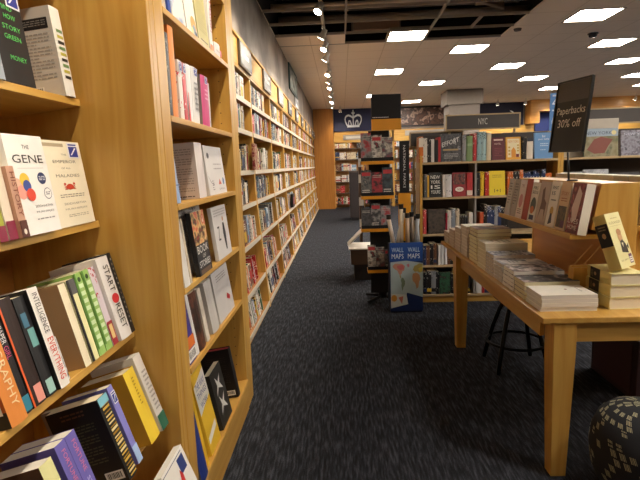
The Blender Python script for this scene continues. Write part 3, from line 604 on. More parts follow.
# ------------------------------------------------------------------ LEFT: the long wall of bookcases
UP = [3.135]+[3.86+1.43*k for k in range(0, 10)]+[17.84]
CR = [(2.205, -.93), (1.905, -.93), (1.512, -.93), (1.185, -.925), (.812, -.895), (.395, -.865), (.07, -.835)]
def fx(z): return -.93 if z > 1.3 else -.93+.10*(1.3-z)/1.3
BAYN = ['hidden end', 'nearest', 'second', 'third', 'fourth', 'fifth', 'sixth', 'seventh', 'eighth', 'ninth', 'farthest']
STRIP = plain('#d6cdbb', .4)
for k in range(len(UP)-1):
    y0, y1 = UP[k], UP[k+1]
    t = thing('wall_bookcase', '%s tall maple bookcase of the long left wall, %s' % (BAYN[k], 'counted away from the camera' if k else 'tucked behind the deep near bookcase'), 'bookcase', (-1.1, y0, 0), group='maple wall bookcases down the aisle')
    prof = [(-1.335, 0), (fx(0), 0), (fx(1.3), 1.3), (-.93, 2.45), (-1.335, 2.45)]
    at(t, MB().prism(prof, 'y', y0+.002, y0+.03, WZ), 'side_panel', bevel=.002)
    at(t, MB().prism(prof, 'y', y1-.03, y1-.002, WZ), 'side_panel', bevel=.002)
    at(t, MB().box(-1.335, -1.32, y0+.031, y1-.031, 0, 2.45, DWY), 'back_panel')
    hb = MB().box(-1.335, -.925, y0+.002, y1-.002, 2.451, 2.475, WY).box(-.955, -.925, y0+.002, y1-.002, 2.476, 2.72, WY).box(-1.335, -.905, y0+.002, y1-.002, 2.721, 2.745, WY)
    at(t, hb, 'header_board', bevel=.003)
    for z, x in CR:
        at(t, MB().box(-1.319, x-.004, y0+.031, y1-.031, z-.026, z-.001, DWY), 'shelf')
        s_ = MB().box(x-.003, x+.004, y0+.031, y1-.031, z-.042, z+.003, STRIP)
        at(t, s_, 'label_strip')
    at(t, MB().box(-1.3, fx(0)-.01, y0+.031, y1-.031, 0, .036, WY), 'kick_board')
    yc = y1-.28
    sg = MB().box(-.924, -.90, yc-.32, yc+.27, 2.485, 2.718, plain('#6c6660', .3, .6)); at(t, sg, 'sign_frame', bevel=.004)
    at(t, MB().box(-.8995, -.896, yc-.3, yc+.25, 2.505, 2.70, plain('#a9adb4', .25)).box(-.8958, -.8955, yc-.12, yc+.1, 2.58, 2.62, '#e0e2e4'), 'sign_card')
def bayfill(k, maker, rng):
    y0, y1 = UP[k]+.035, UP[k+1]-.035
    for si, (z, x) in enumerate(CR):
        top = 2.44 if si == 0 else CR[si-1][0]-.04
        y = max(y0, 3.95 if k == 1 else y0)+rng.uniform(0, .02); i = 0
        fill = rng.uniform(.72, .97); yend = y0+(y1-y0)*fill; lean = max(0, (1.3-z)*7)
        while y < yend:
            t = rng.choice([.014, .02, .024, .028, .034, .04, .05]); h = min(top-z-.02, rng.uniform(.2, .265)); d = rng.uniform(.14, .17)
            if rng.random() < .12 and y+.16 < yend: face = 1; t = .02; w = d = rng.uniform(.13, .155)
            else: face = 0; w = t
            if y+w > y1: break
            maker(k, si, i, x-.016-rng.uniform(.0, .02), y, z+.003, lean, t, h, d, face, rng); y += w+rng.choice([.001, .001, .002, .03 if rng.random() < .1 else .002]); i += 1
            if rng.random() < .05: y += rng.uniform(.04, .12)
bandc = ['#e8e4da', '#1c1b1e', '#b3262a', '#d8b23a', '#26365e']
def cpose(x, y, z, lean, t, face):
    M = pose(x, y, z, lean)
    if face: M = M @ Matrix.Translation((-t, 0, 0)) @ Matrix.Rotation(R(-90), 4, 'Z')
    return M
CNT = [0]; CMAX = 60
STUFF = MB()
def stuff_book(x, y, z, lean, t, h, d, face, rng, M=None, p=None):
    M = M or cpose(x, y, z, lean, t, face); p = p or rng.choice(PW); cm = pcol(p)
    tmp = MB(); g = .004
    tmp.box(-d, 0, 0, t, 0, h, cm); tmp.box(-d+.002, -.003, .002, t-.002, h, h+.0004, paper())
    if not face and rng.random() < .5: a = rng.uniform(.1, .7); tmp.box(-.001, .0006, 0, t, h*a, h*(a+rng.uniform(.08, .2)), plain(rng.choice(bandc)))
    if face: a = rng.uniform(.1, .4); tmp.box(-d*.85, -d*.15, t-.001, t+.0006, h*a, h*(a+.4), plain(rng.choice(bandc)))
    STUFF_add(tmp, M)
def STUFF_add(tmp, M):
    o = len(STUFF.v); STUFF.v += [tuple(M @ Vector(v)) for v in tmp.v]; sl = [STUFF.slot(m) for m in tmp.mats]
    STUFF.f += [[i+o for i in f] for f in tmp.f]; STUFF.mi += [sl[i] for i in tmp.mi]
def c_maker(k, si, i, x, y, z, lean, t, h, d, face, rng):
    indiv = (k == 2 and y > 0) or (k == 3 and si in (0, 1) and False)
    if k == 1 and y > 4.42: indiv = True
    if k == 2 or CNT[0] >= CMAX: indiv = False
    if indiv:
        p = rng.choice(PW); sz = 'thick' if t > .033 else ('slim' if t < .022 and not face else '')
        lab = ('%s %s book, %s along the %s shelf down of the %s wall bookcase' % ('face-out' if face else sz, p[0], ordn(i), ORD[si], BAYN[k])).replace('  ', ' ').strip()
        band = (rng.choice(bandc), a := rng.uniform(.1, .7), a+rng.uniform(.08, .2)) if rng.random() < .5 else None
        dec = None
        if face:
            bc, tc_ = rng.choice(bandc), rng.choice(bandc)
            dec = lambda f, b_, s_: (f.rect(.15, .12, .85, .55, bc), f.lines(.15, .65, .85, .9, 3, tc_))
        simple_book(lab, cpose(x, y, z, lean, t, face), t, h, d, pcol(p), band, group='books on the long wall of bookcases', deco=dec)
        CNT[0] += 1
    else: stuff_book(x, y, z, lean, t, h, d, face, rng)
rng = random.Random(11)
for k in range(1, len(UP)-1): bayfill(k, c_maker, rng)
# a few things that stick out of the long wall
M = Matrix.Translation((-.915, 5.10, 1.515)) 
b = Book('maroon patterned face-out paperback jutting from the nearest wall bookcase', M @ Matrix.Rotation(R(-90), 4, 'Z'), .03, .27, .15, mottle(['#5a1c24', '#8a3038', '#c8a888', '#4a161c'], 30)); b.done()
m = MB(); m.box(-.9, -.86, 8.6, 8.95, .83, 1.06, '#17171a').box(-.859, -.857, 8.65, 8.9, .88, 1.0, mottle(['#17171a', '#a04a5a', '#2a2a30'], 12))
tag(m.build('display_book', bevel=.003), 'black face-out book standing proud of a shelf low in the wall bookcases', 'book')
# picture on the grey wall over the bookcases
P_ = thing('framed_poster', 'teal and white framed poster high on the grey left wall', 'poster', (-.95, 10.4, 3.27))
MB().box(.001, .03, -.8, .8, -.26, .22, plain('#17484c', .4)).build('frame', P_, bevel=.004)
MB().box(.0305, .034, -.73, .73, -.21, .17, mottle(['#2a6c70', '#b9c8c4', '#1a3a3c', '#d8dcd4'], 3.)).build('print', P_)
P_ = thing('wall_sign', 'small pale sign hanging under the teal poster on the left wall', 'sign', (-.95, 11.1, 2.93))
MB().box(.001, .02, -.35, .35, -.12, .1, plain('#c9c8d0', .35)).build('board', P_, bevel=.003); MB().box(.0205, .022, -.25, .25, -.05, .03, '#8f93a6').build('lettering_band', P_)

# ------------------------------------------------------------------ RIGHT: display table
TW = thing('display_table', 'long maple display table with tapered square legs, piled with paperbacks', 'table', (1.5, 3.6, 0))
TX0, TX1, TY0, TY1, TZ = .905, 2.05, 2.205, 4.54, .806  # table, hardback and riser numbers below were scaled about the camera
at(TW, MB().box(TX0, TX1, TY0, TY1, TZ-.028, TZ, WY), 'tabletop', bevel=.004)
ap = MB(); ap.box(TX0+.035, TX0+.057, TY0+.12, TY1-.1, TZ-.125, TZ-.029, WY).box(TX1-.057, TX1-.035, TY0+.12, TY1-.1, TZ-.125, TZ-.029, WY)
ap.box(TX0+.13, TX1-.13, TY0+.03, TY0+.052, TZ-.125, TZ-.029, WX).box(TX0+.06, TX1-.06, TY1-.08, TY1-.058, TZ-.125, TZ-.029, WX)
at(TW, ap, 'apron')
def tleg(x, y, s=1):
    m = MB(); a, b = .052, .036; zt = TZ-.029
    m.add([(x-b, y-b, 0), (x+b, y-b, 0), (x+b, y+b, 0), (x-b, y+b, 0), (x-a, y-a, zt-.14), (x+a, y-a, zt-.14), (x+a, y+a, zt-.14), (x-a, y+a, zt-.14),
           (x-a, y-a, zt), (x+a, y-a, zt), (x+a, y+a, zt), (x-a, y+a, zt)],
          [(3, 2, 1, 0), (8, 9, 10, 11)]+[(i, (i+1) % 4, 4+(i+1) % 4, 4+i) for i in range(4)]+[(4+i, 4+(i+1) % 4, 8+(i+1) % 4, 8+i) for i in range(4)], WZ)
    at(TW, m, 'leg', bevel=.003)
tleg(TX0+.106, TY0+.06); tleg(TX1-.09, TY0+.085); tleg(TX0+.05, 3.97); tleg(TX1-.09, TY1-.085)

# paperbacks in piles along the aisle edge
def flat_book(label, x, y, z, t, h, d, cm, pages, yaw=0, deco=None, group=None):
    ex, ey, ez = Vector((0, 1, 0)), Vector((0, 0, 1)), Vector((1, 0, 0))
    M = Matrix.Translation((x, y, z)) @ Matrix.Rotation(R(yaw), 4, 'Z') @ Matrix.Translation((0, d, 0)) @ Matrix((ex, ey, ez)).transposed().to_4x4()
    return simple_book(label, M, t, h, d, cm, None, pages, group, deco=deco)
WHP = '#efece4'
piles = [  # y, height, depth, books, top cover, pages, label of pile
    (2.45, .085, .205, 4, '#ece9dc', '#e4e0d8', 'nearest pile at the table corner', .28),
    (2.675, .10, .165, 4, mottle(['#1c1c1e', '#2a2a2c', '#4a4a4c', '#b8a8a0', '#222224'], 16), '#e2d9b4', 'second pile with dark photo covers', .30),
    (2.86, .12, .19, 5, mottle(['#1e2228', '#4a4a4e', '#e0d8d4', '#5a4a46', '#2a2c30'], 15), WHP, 'third pile with black, white and red covers', .29),
    (3.07, .12, .16, 5, mottle(['#e8e6e2', '#ffffff', '#8f9aa8', '#f0eeea'], 7), '#c8c4be', 'fourth pile with white covers', .28),
    (3.24, .145, .17, 6, mottle(['#e4e6ea', '#54627e', '#e8e8ea', '#7888a8', '#20263a'], 17), '#d0c8be', 'fifth pile with blue and white patterned covers', .27),
    (3.42, .195, .2, 7, '#ece6cf', '#e4dcc2', 'sixth pile with cream covers', .29),
    (3.65, .265, .22, 9, mottle(['#3a3634', '#2a2624', '#8a5438', '#a8a49c', '#3a3a3c'], 9), '#e6deb8', 'tallest pile with dark photo covers', .25),
    (3.93, .25, .2, 9, '#d8d0c4', '#d8ccbc', 'eighth pile right behind the tallest', .24),
    (4.16, .205, .2, 8, '#cfc4b6', '#d0c0b0', 'ninth pile toward the far table end', .23),
    (4.40, .16, .19, 6, '#cbbba8', '#c8b6a4', 'tenth pile near the far table end', .22),
    (4.62, .11, .18, 4, '#c4b29e', '#c2ae9a', 'last pile at the far table end', .2)]
rr = random.Random(8)
for pi, (y, H, d, n, cov, pg, nm, w) in enumerate(piles):
    y, H, d, w = .94*y, .94*H, .94*d, .94*w  # piles scaled about the camera along with the table
    t = H/n; z = TZ+.0006
    for i in range(n):
        top = i == n-1
        def deco(f, b_, s_, pi=pi, top=top):
            if top:
                if pi == 0: f.oval(.45, .6, .04, .03, '#8a4a3a'); f.lines(.3, .8, .7, .84, 1, '#6a6a66')
                if pi == 3: f.rect(.2, .55, .5, .65, '#8a98a6'); f.lines(.2, .2, .7, .45, 3, '#9aa0a8')
                if pi == 5: f.lines(.2, .2, .8, .7, 4, '#b0a890')
        lab = ('paperback on top of the %s' % nm) if top else ('paperback lying in the %s, %s from the bottom' % (nm, ORD[i]))
        flat_book(lab, .931+rr.uniform(0, .006), y+rr.uniform(0, .004), z, t-.0006, w, d, asmat(cov), pg, yaw=rr.uniform(-.6, .6), deco=deco, group='paperback piles on the display table')
        z += t

# thick cream hardbacks with black spine labels, on a small wooden block
def fat(label, M, group=None, hh=.232):
    b = Book(label, M, .0568, hh, .158, '#e4da9e', spine='#d2be70', hc=True, bulge=.004, group=group, pages='#efe6cd')
    b.spine.rect(0, .42, 1, .83, '#17130f', 1); b.spine.oval(.5, .62, .16, .05, '#b8946a', 2); b.spine.lines(.2, .7, .8, .8, 2, '#8a7a5a', 2); return b
ex, ey, ez = Vector((-1, 0, 0)), Vector((0, 0, 1)), Vector((0, 1, 0))
for i in range(3):
    M = Matrix.Translation((1.258+.002*i, 2.315+.002*i, TZ+.001+.0578*i)) @ Matrix.Rotation(R(1.5-i), 4, 'Z') @ Matrix((ex, ey, ez)).transposed().to_4x4()
    fat('thick cream hardback with black spine label, %s of the flat pile of three' % ['bottom', 'middle', 'top'][i], M, 'thick cream hardbacks').done()
phi = 40
nrm = Vector((math.sin(R(phi)), -math.cos(R(phi)), 0)); right = Vector((math.cos(R(phi)), math.sin(R(phi)), 0))
up = (Vector((0, 0, 1))*math.cos(R(20))-nrm*math.sin(R(20))).normalized(); fr = right.cross(up).normalized()
# local x -> -right, local y -> front normal, local z -> up
M = Matrix((-right, fr, up)).transposed().to_4x4(); M.translation = Vector((1.268, 2.35, TZ+.178))
b = fat('thick cream hardback propped upright on the pile, cover with a small portrait', M, 'thick cream hardbacks', .27)
f = b.front; f.lines(.3, .88, .75, .92, 1, '#b8a878'); f.text('ALEXANDER', .1, .80, .9, .845, '#9a8a5c'); f.rect(.1, .76, .9, .765, '#b8a878')
f.oval(.55, .55, .15, .115, '#c79a6a'); f.oval(.55, .64, .16, .06, '#b08050', 3); f.poly([(.38, .28), (.8, .24), (.78, .40), (.64, .50), (.45, .47)], '#3c3226', 4); f.poly([(.78, .36), (.92, .30), (.9, .34), (.95, .42)], '#26221c', 5); f.poly([(.5, .44), (.62, .44), (.56, .36)], '#e8dfc0', 6)
f.text('RON', .15, .12, .3, .15, '#8a7a50'); f.text('CHERNOW', .35, .12, .65, .15, '#8a7a50'); f.rect(.72, .05, .94, .22, '#6a3a5c'); f.rect(.74, .07, .92, .17, '#e4dcd4', 3); f.lines(.76, .08, .9, .16, 2, '#6a3a5c', 4)
b.done()
m = MB(); EW = plain('#c79a5a', .4)
p0 = Vector((1.30, 2.69, TZ+.176))
m.box(1.19, 1.30, 2.545, 2.60, TZ+.001, TZ+.158, WZ); m.box(1.185, 1.36, 2.56, 2.58, TZ+.1581, TZ+.166, WX)
m.tube([(1.20, 2.57, TZ+.166), (1.27, 2.53, TZ+.28)], .003, EW, 8); m.tube([(1.25, 2.57, TZ+.166), (1.31, 2.53, TZ+.27)], .003, EW, 8)
tag(m.build('book_easel', loc=(1.25, 2.57, TZ)), 'small wooden easel block with thin rods behind the propped cream hardback', 'easel')

# ------------------------------------------------------------------ sloped riser with face-out paperbacks on the table
RS = thing('book_riser', 'maple sloped riser standing on the table with a ledge of face-out paperbacks', 'display riser', (1.45, 3.1, TZ))
RY0, RY1 = 2.555, 3.69
PR = [(1.41, TZ+.001), (1.505, TZ+.001), (1.505, 1.394), (1.316, 1.394), (1.275, 1.159), (1.41, 1.135)]
at(RS, MB().prism(PR, 'y', RY0, RY0+.022, WZ), 'end_panel', bevel=.002)
at(RS, MB().prism(PR, 'y', RY1-.022, RY1, WZ), 'end_panel', bevel=.002)
at(RS, MB().box(1.412, 1.43, RY0+.023, RY1-.023, TZ+.001, 1.132, wood('y', '#b8742e', '#c98a40')), 'front_board')
at(RS, MB().box(1.486, 1.504, RY0+.023, RY1-.023, TZ+.001, 1.378, WY), 'rear_board')
at(RS, MB().box(1.33, 1.504, RY0+.023, RY1-.023, 1.379, 1.3935, WY), 'top_board')
at(RS, MB().prism([(1.284, 1.161), (1.30, 1.161), (1.336, 1.378), (1.322, 1.378)], 'y', RY0+.023, RY1-.023, DWY), 'sloped_board')
at(RS, MB().box(1.165, 1.411, RY0-.01, RY1+.01, 1.112, 1.134, WY).box(1.165, 1.172, RY0-.01, RY1+.01, 1.1341, 1.143, WY), 'ledge', bevel=.002)
lean = 9
def riser_book(label, y1, d, h, t, cover, n=1, pages=PCREAM, fn=None):
    # faces the aisle (-x), spine at its far side; origin at far lower edge
    for q in range(n):
        d *= .74; h *= 1.06; t *= 1.35; M = Matrix.Translation((1.195+q*(t+.001), 2.675+.71*(y1-2.69), 1.136)) @ Matrix.Rotation(R(lean), 4, 'Y') @ Matrix.Translation((t, 0, 0)) @ Matrix.Rotation(R(90), 4, 'Z')
        b = Book(label if q == 0 else label.replace('paperback', 'paperback copy hidden behind the', 1), M, t, h, d, cover, group='face-out paperbacks on the riser ledge', pages='#efe8d8')
        if fn and q == 0: fn(b)
        b.done()
def f1(b): b.front.lines(.2, .3, .8, .9, 8, '#6a6462')
def f2(b): b.front.text('THE', .3, .8, .7, .88, '#8a4a4c'); b.front.oval(.5, .45, .3, .18, '#c88a8c'); b.front.lines(.2, .1, .8, .25, 3, '#5a4a48')
def f3(b): b.front.text('MRS', .2, .82, .8, .9, K); b.front.text('BRIDGE', .12, .71, .9, .79, K); b.front.oval(.5, .42, .36, .2, '#3a4436'); b.front.oval(.45, .3, .25, .1, '#d8783a', 3); b.front.rect(.2, .05, .8, .17, '#3a3c5c')
def f4(b): b.front.poly([(.2, .1), (.35, .5), (.3, .8), (.5, .88), (.6, .6), (.85, .5), (.8, .1), (.7, .35), (.4, .35)], '#6a4a3a')
def f5(b): b.front.text('WHAT', .15, .82, .85, .9, K); b.front.text('IS', .2, .7, .6, .78, K); b.front.lines(.2, .55, .8, .62, 1, '#555555'); b.front.oval(.5, .35, .2, .1, '#c8a040'); b.front.poly([(.3, .05), (.7, .1), (.6, .3), (.4, .3)], '#2a2a34', 3)
def f6(b): b.front.rect(.1, .05, .9, .5, mottle(['#3a3220', '#6a5430', '#2a2c20', '#8a5a34'], 24)); b.front.text('STORY', .15, .72, .85, .8, '#b86a44'); b.front.lines(.2, .58, .8, .68, 2, '#a8603c'); b.front.rect(.55, .06, .88, .2, '#5a2c50', 3)
def f7(b): b.front.poly([(.2, .5), (.5, .95), (.8, .8), (.7, .3), (.4, .2)], '#e8d0c8'); b.front.text('LIVES', .1, .2, .9, .3, '#f0e4dc'); b.front.text('HOME', .15, .08, .85, .17, '#f0e4dc')
riser_book('slim grey paperback, farthest on the riser ledge', 4.09, .13, .245, .03, '#c4beb8', 1, fn=f1)
riser_book('grey-brown paperback second from the far end of the riser ledge', 3.93, .14, .245, .03, '#b0a69e', 1, fn=f1)
riser_book('white and rose paperback near the far end of the riser ledge', 3.77, .15, .245, .035, '#ebe0dc', 1, fn=f2)
riser_book('brick red paperback wedged behind the one titled MRS', 3.605, .13, .255, .028, '#b0442c', 1)
riser_book('white paperback titled MRS BRIDGE with an orange and green picture', 3.46, .155, .235, .03, '#f0eae0', 1, fn=f3)
riser_book('taupe paperback with a dark branching animal shape on its cover', 3.285, .2, .245, .032, '#c4b0a2', 1, fn=f4)
riser_book('white paperback with WHAT IS lettered over a small standing figure', 3.065, .155, .25, .034, '#efe8dc', 1, fn=f5)
riser_book('tan paperback with a dark crowd picture and reddish lettering', 2.885, .165, .25, .036, '#dcc09a', 1, fn=f6)
riser_book('dark red paperback with pale figures, nearest on the riser ledge', 2.69, .185, .25, .036, mottle(['#7a2c34', '#9a4a4c', '#5a2028', '#b86a64'], 18), 1, fn=f7)
# row of books on the far side of the riser seen only by their tops
y = 2.5; i = 0
rr = random.Random(3)
while y < 2.0:
    t = rr.choice([.05, .065, .08])
    p = BYN[rr.choice(['white', 'cream', 'grey', 'white'])]
    if y+t > 4.1: break
    ex, ey, ez = Vector((-1, 0, 0)), Vector((0, -1, 0)), Vector((0, 0, 1))
    y += t+.002; i += 1
# ledge on the far side with its own books: a flat shelf at the back
at(RS, MB().box(1.5051, 1.69, RY0+.03, RY1, 1.14, 1.16, WY), 'rear_ledge')
at(RS, MB().box(1.51, 1.67, RY0+.1, RY0+.122, TZ+.001, 1.139, WZ), 'ledge_support'); at(RS, MB().box(1.51, 1.67, RY1-.122, RY1-.1, TZ+.001, 1.139, WZ), 'ledge_support')
y = RY0+.06; i = 0
while y < RY1-.14:
    w = rr.choice([.13, .14, .155]); t = .05
    M = Matrix.Translation((1.61, y, 1.163)) @ Matrix.Rotation(R(-4), 4, 'Y') @ Matrix.Translation((-t, 0, 0)) @ Matrix.Rotation(R(-90), 4, 'Z')
    M = Matrix.Translation((.012, 0, 0)) @ M
    simple_book('paperback facing away on the rear ledge of the riser, %s from the near end' % ORD[i], M, t, .262, w, plain(rr.choice(['#dcd8cc', '#c8c0b0', '#e0dcd4', '#b8b4ae'])), None, PWHITE, group='paperbacks on the rear ledge of the riser')
    y += w+.006; i += 1

# sign on the riser
SG = thing('sale_sign', 'black framed sign reading Paperbacks 30% off on a thin pole above the riser', 'sign', (1.36, 2.85, 1.395))
at(SG, MB().tube([(1.33, 2.95, 1.400), (1.318, 2.95, 1.565)], .006, K, 10).tube([(1.35, 2.95, 1.3945), (1.35, 2.95, 1.402)], .03, K, 16), 'pole', smooth=True)
MS = Matrix.Translation((1.325, 2.95, 1.765)) @ Matrix.Rotation(R(6), 4, 'Y') @ Matrix.Rotation(R(-80), 4, 'Z')
m = MB(); BLK = plain('#141312', .35)
for a, b_, e, g in ((-.155, .155, -.205, -.195), (-.155, .155, .195, .205), (-.155, -.145, -.195, .195), (.145, .155, -.195, .195)): m.box(a, b_, -.009, .009, e, g, BLK, MS)
at(SG, m, 'frame')
m = MB(); m.box(-.1445, .1445, -.003, .003, -.1945, .1945, plain('#0d0c0b', .5), MS)
f = Face(m, MS @ Vector((-.145, -.0032, -.195)), MS.to_3x3() @ Vector((1, 0, 0)), MS.to_3x3() @ Vector((0, 0, 1)), MS.to_3x3() @ Vector((0, -1, 0)), .29, .39)
f.rect(0, .72, 1, 1, '#4c4742', 1); f.text('Paperbacks', .06, .50, .94, .64, '#f2eee6', 2); f.text('30% off', .14, .34, .86, .46, '#f2eee6', 2)
at(SG, m, 'sign_panel')

# ------------------------------------------------------------------ under and beside the table
S = thing('stool', 'black metal stool with curved crossing legs pushed under the table', 'stool', (1.26, 3.55, 0))
def sl(pts, r=.011, nm='leg'): MB().tube(pts, r, plain('#0f0f10', .35, .6), 10).build(nm, S, smooth=True)
for i in range(4):
    a = PI/4+i*PI/2; cx, sy = math.cos(a), math.sin(a)
    sl([(cx*.25, sy*.25, .011), (cx*.225, sy*.225, .12), (cx*.18, sy*.18, .28), (cx*.13, sy*.13, .42), (cx*.08, sy*.08, .52)], .016)
ring = [(.205*math.cos(a), .205*math.sin(a), .2) for a in [i*PI/12 for i in range(25)]]
sl(ring, .011, 'foot_ring'); MB().lathe([(.001, .52), (.15, .52), (.165, .535), (.165, .55), (.15, .565), (.001, .565)], plain('#151416', .5), 32).build('seat', S, smooth=True)
m = MB(); m.box(1.79, 2.16, 2.95, 3.5, 0.001, .40, plain('#3a1e1e', .6)).box(1.782, 1.7895, 3.0, 3.46, .04, .36, plain('#4a2826', .6))
tag(m.build('storage_box', bevel=.006, loc=(1.95, 3.2, 0)), 'dark reddish-brown storage box standing on the carpet under the table', 'box')
m = MB(); PD = plain('#23262c', .9, 0, .4)
prof = [(.001, 0), (.14, .004), (.19, .05), (.215, .12), (.222, .2), (.215, .28), (.19, .345), (.15, .385), (.09, .41), (.001, .42)]
m.lathe(prof, PD, 48)
def psurf(a, tt):
    tt = max(0, min(.999, tt))*(len(prof)-1); k_ = int(tt); w_ = tt-k_
    r1 = prof[k_][0]*(1-w_)+prof[k_+1][0]*w_+.0012; z1 = prof[k_][1]*(1-w_)+prof[k_+1][1]*w_
    return (r1*math.cos(a), r1*math.sin(a), z1+(.001 if tt > 6 else 0))
rr = random.Random(6)
for row in range(3, 17):
    tv = .14+row*.05; nc = int(34*(1-.55*max(0, (tv-.6))/.4))
    for c_ in range(nc):
        if rr.random() < .62: continue
        a0 = 2*PI*(c_+.5*(row % 2))/nc; wd = 2*PI/nc*.62
        for q in range(4):
            aa = a0+wd*q/4; m.add([psurf(aa, tv), psurf(aa+wd*.15, tv), psurf(aa+wd*.15-.05, tv+.04), psurf(aa-.05, tv+.04)], [(0, 1, 2, 3)], plain(['#c8c29c', '#a8a68c'][q % 2], .9))
o = m.build('pouf', smooth=True, M=Matrix.Translation((1.345, 2.13, 0))); tag(o, 'round charcoal pouf with woven cream dashes on the carpet by the table', 'pouf')

# ------------------------------------------------------------------ NYC bookcase facing the camera
NY = 5.3; NX0, NX1 = .835, 2.30
GN = 'books on the bookcase below the NYC sign'
def case_front(label, x0, x1, divs, group):
    t = thing('bookcase', label, 'bookcase', ((x0+x1)/2, NY+.15, 0), group=group)
    G = plain('#3d3531', .6); E_ = plain('#b9a078', .45)
    at(t, MB().box(x0, x0+.028, NY, NY+.30, 0, 1.60, WZ), 'side_panel', bevel=.002); at(t, MB().box(x1-.028, x1, NY, NY+.30, 0, 1.60, WZ), 'side_panel', bevel=.002)
    at(t, MB().box(x0+.03, x1-.03, NY+.285, NY+.299, 0, 1.82, G), 'back_panel')
    for z in (1.53, 1.158, .762, .418, .09):
        at(t, MB().box(x0+.0285, x1-.0285, NY-.004, NY+.284, z-.024, z-.001, E_), 'shelf', bevel=.002)
    zz = [.09, .418, .762, 1.158, 1.53]
    for x in divs:
        m = MB()
        for a, b2 in zip(zz, zz[1:]): m.box(x-.01, x+.01, NY+.006, NY+.28, a, b2-.025, plain('#8f8b88', .5))
        at(t, m, 'divider')
    at(t, MB().box(x0+.0285, x1-.0285, NY+.01, NY+.03, 0, .065, WX), 'kick_board')
    return t
case_front('low maple-ended bookcase below the NYC sign, left of the sale sign', NX0, NX1, [1.425], 'low bookcases across the far end of the table')
case_front('low bookcase of large picture books, right of the sale sign', NX1+.002, 3.75, [], 'low bookcases across the far end of the table')
def nx(px): return .855+(px-422)*.01042
NZ = {1: 1.531, 2: 1.159, 3: .763, 4: .419, 5: .091}
RN = {1: 'top', 2: 'second', 3: 'third', 4: 'fourth', 5: 'bottom'}
def nb(row, p0, p1, h, cover, label, face=0, fn=None, pages=PCREAM, d=.16, spine=None, group=GN, dy=.012):
    x0, x1 = nx(p0), nx(p1); w = x1-x0-.0015; z = NZ[row]
    if face:
        t = .028; M = Matrix.Translation((x0, NY+dy, z)) @ Matrix.Rotation(R(-7), 4, 'X') @ Matrix.Translation((0, t, 0)) @ Matrix.Rotation(R(180), 4, 'Z')
        b = Book(label, M, t, h, w, cover, group=group, pages=pages)
    else:
        M = Matrix.Translation((x0, NY+dy+.005, z)) @ Matrix.Rotation(R(-90), 4, 'Z'); b = Book(label, M, w, h, d, cover, group=group, pages=pages, spine=spine)
    if fn: fn(b)
    b.done()
S_ = spine_mat
def sp2(a, b2): return lambda b: b.spine.rect(0, a, 1, b2, '#e8e4da', 1)
nb(1, 419.5, 424, .27, S_('#d2742c', '#f0e4d0'), 'orange spined book, leftmost on top of the NYC bookcase', fn=sp2(.6, .95))
nb(1, 424, 428, .255, S_('#dedad2', '#66605a'), 'white spined book second from left on the NYC bookcase top')
nb(1, 428, 432, .235, S_('#1f1d1f', '#c8c4b8'), 'black spined book between two white ones on the NYC bookcase top')
nb(1, 432, 435, .24, '#d8d6d4', 'thin white book with plain spine, fourth from left on the NYC bookcase top')
nb(1, 435.3, 439, .23, '#201c1e', 'black spined book just left of the thin red one, NYC bookcase top')
nb(1, 439, 441.5, .26, '#b02a2c', 'thin red book left of the black cover with slanted white letters')
def g1(b):
    f = b.front; f.rect(0, 0, 1, 1, mottle(['#26262a', '#4a4a4e', '#1c1c20', '#8a8a8c'], 20)); P = f.P
    vs, fs, a = text_geo('EFFORT'); f.mb.add([f.P(.05+u*.85, .52+v*.17+u*.2, 3) for u, v in vs], fs, '#e2e0dc'); f.rect(.1, .4, .85, .46, '#a89060', 2); f.lines(.15, .1, .85, .3, 4, '#a8a8a8')
nb(1, 442, 462.5, .29, '#2a2a2e', 'black face-out cover with slanted white EFFORT lettering, NYC bookcase top', 1, g1)
nb(1, 463, 467, .27, S_('#8f9294', '#3a3a3c'), 'grey spined book right of the slanted-letter cover')
nb(1, 467.5, 473.5, .26, '#7e9a6a', 'sage green broad spined book on the NYC bookcase top', fn=lambda b: b.spine.rect(0, .6, 1, .7, '#9ab488', 1))
nb(1, 474, 477.5, .285, S_('#b02e34', '#f0dcd8'), 'red spined book right of the sage green one')
nb(1, 478, 482, .295, S_('#8fb0b8', '#26343a'), 'pale teal spined book with dark print, left of a matching one')
nb(1, 482, 487, .30, S_('#9ab8bc', '#2a3c40'), 'pale teal wider spined book with dark print, right of its match')
nb(1, 487.3, 492, .285, '#d3c8aa', 'cream spined plain book left of the maroon cover')
def g2(b): f = b.front; f.rect(.15, .86, .85, .93, '#d8b8a8'); f.text('HOTEL', .2, .68, .7, .76, '#e0c0b0'); f.lines(.2, .15, .8, .55, 5, '#8a3a40')
nb(1, 493, 506, .235, '#5c1420', 'maroon face-out book with pale title, NYC bookcase top', 1, g2)
def g3(b):
    f = b.front; f.rect(.1, .1, .9, .92, '#e8dcb4'); f.text('NEW YORK', .14, .74, .86, .86, '#d88a2a'); f.poly([(.35, .1), (.65, .1), (.65, .4), (.5, .55), (.35, .4)], '#e0962c', 3)
    for i in range(3): f.rect(.15, .2+.15*i, .28, .28+.15*i, '#c8a050', 3); f.rect(.74, .35+.12*i, .86, .42+.12*i, '#c8a050', 3)
    f.rect(.66, .1, .86, .24, '#7a3030', 4)
nb(1, 507, 522, .235, '#e3a83a', 'yellow face-out book with an orange tower drawing, NYC bookcase top', 1, g3)
nb(1, 523, 527, .23, S_('#1e1c1e', '#c8b890'), 'black spined book between the yellow cover and a white spine')
nb(1, 527.3, 533.5, .215, '#dcd4c6', 'broad white spined book with navy top, left of the blue cover', fn=lambda b: b.spine.rect(0, .84, 1, 1, '#222838', 1))
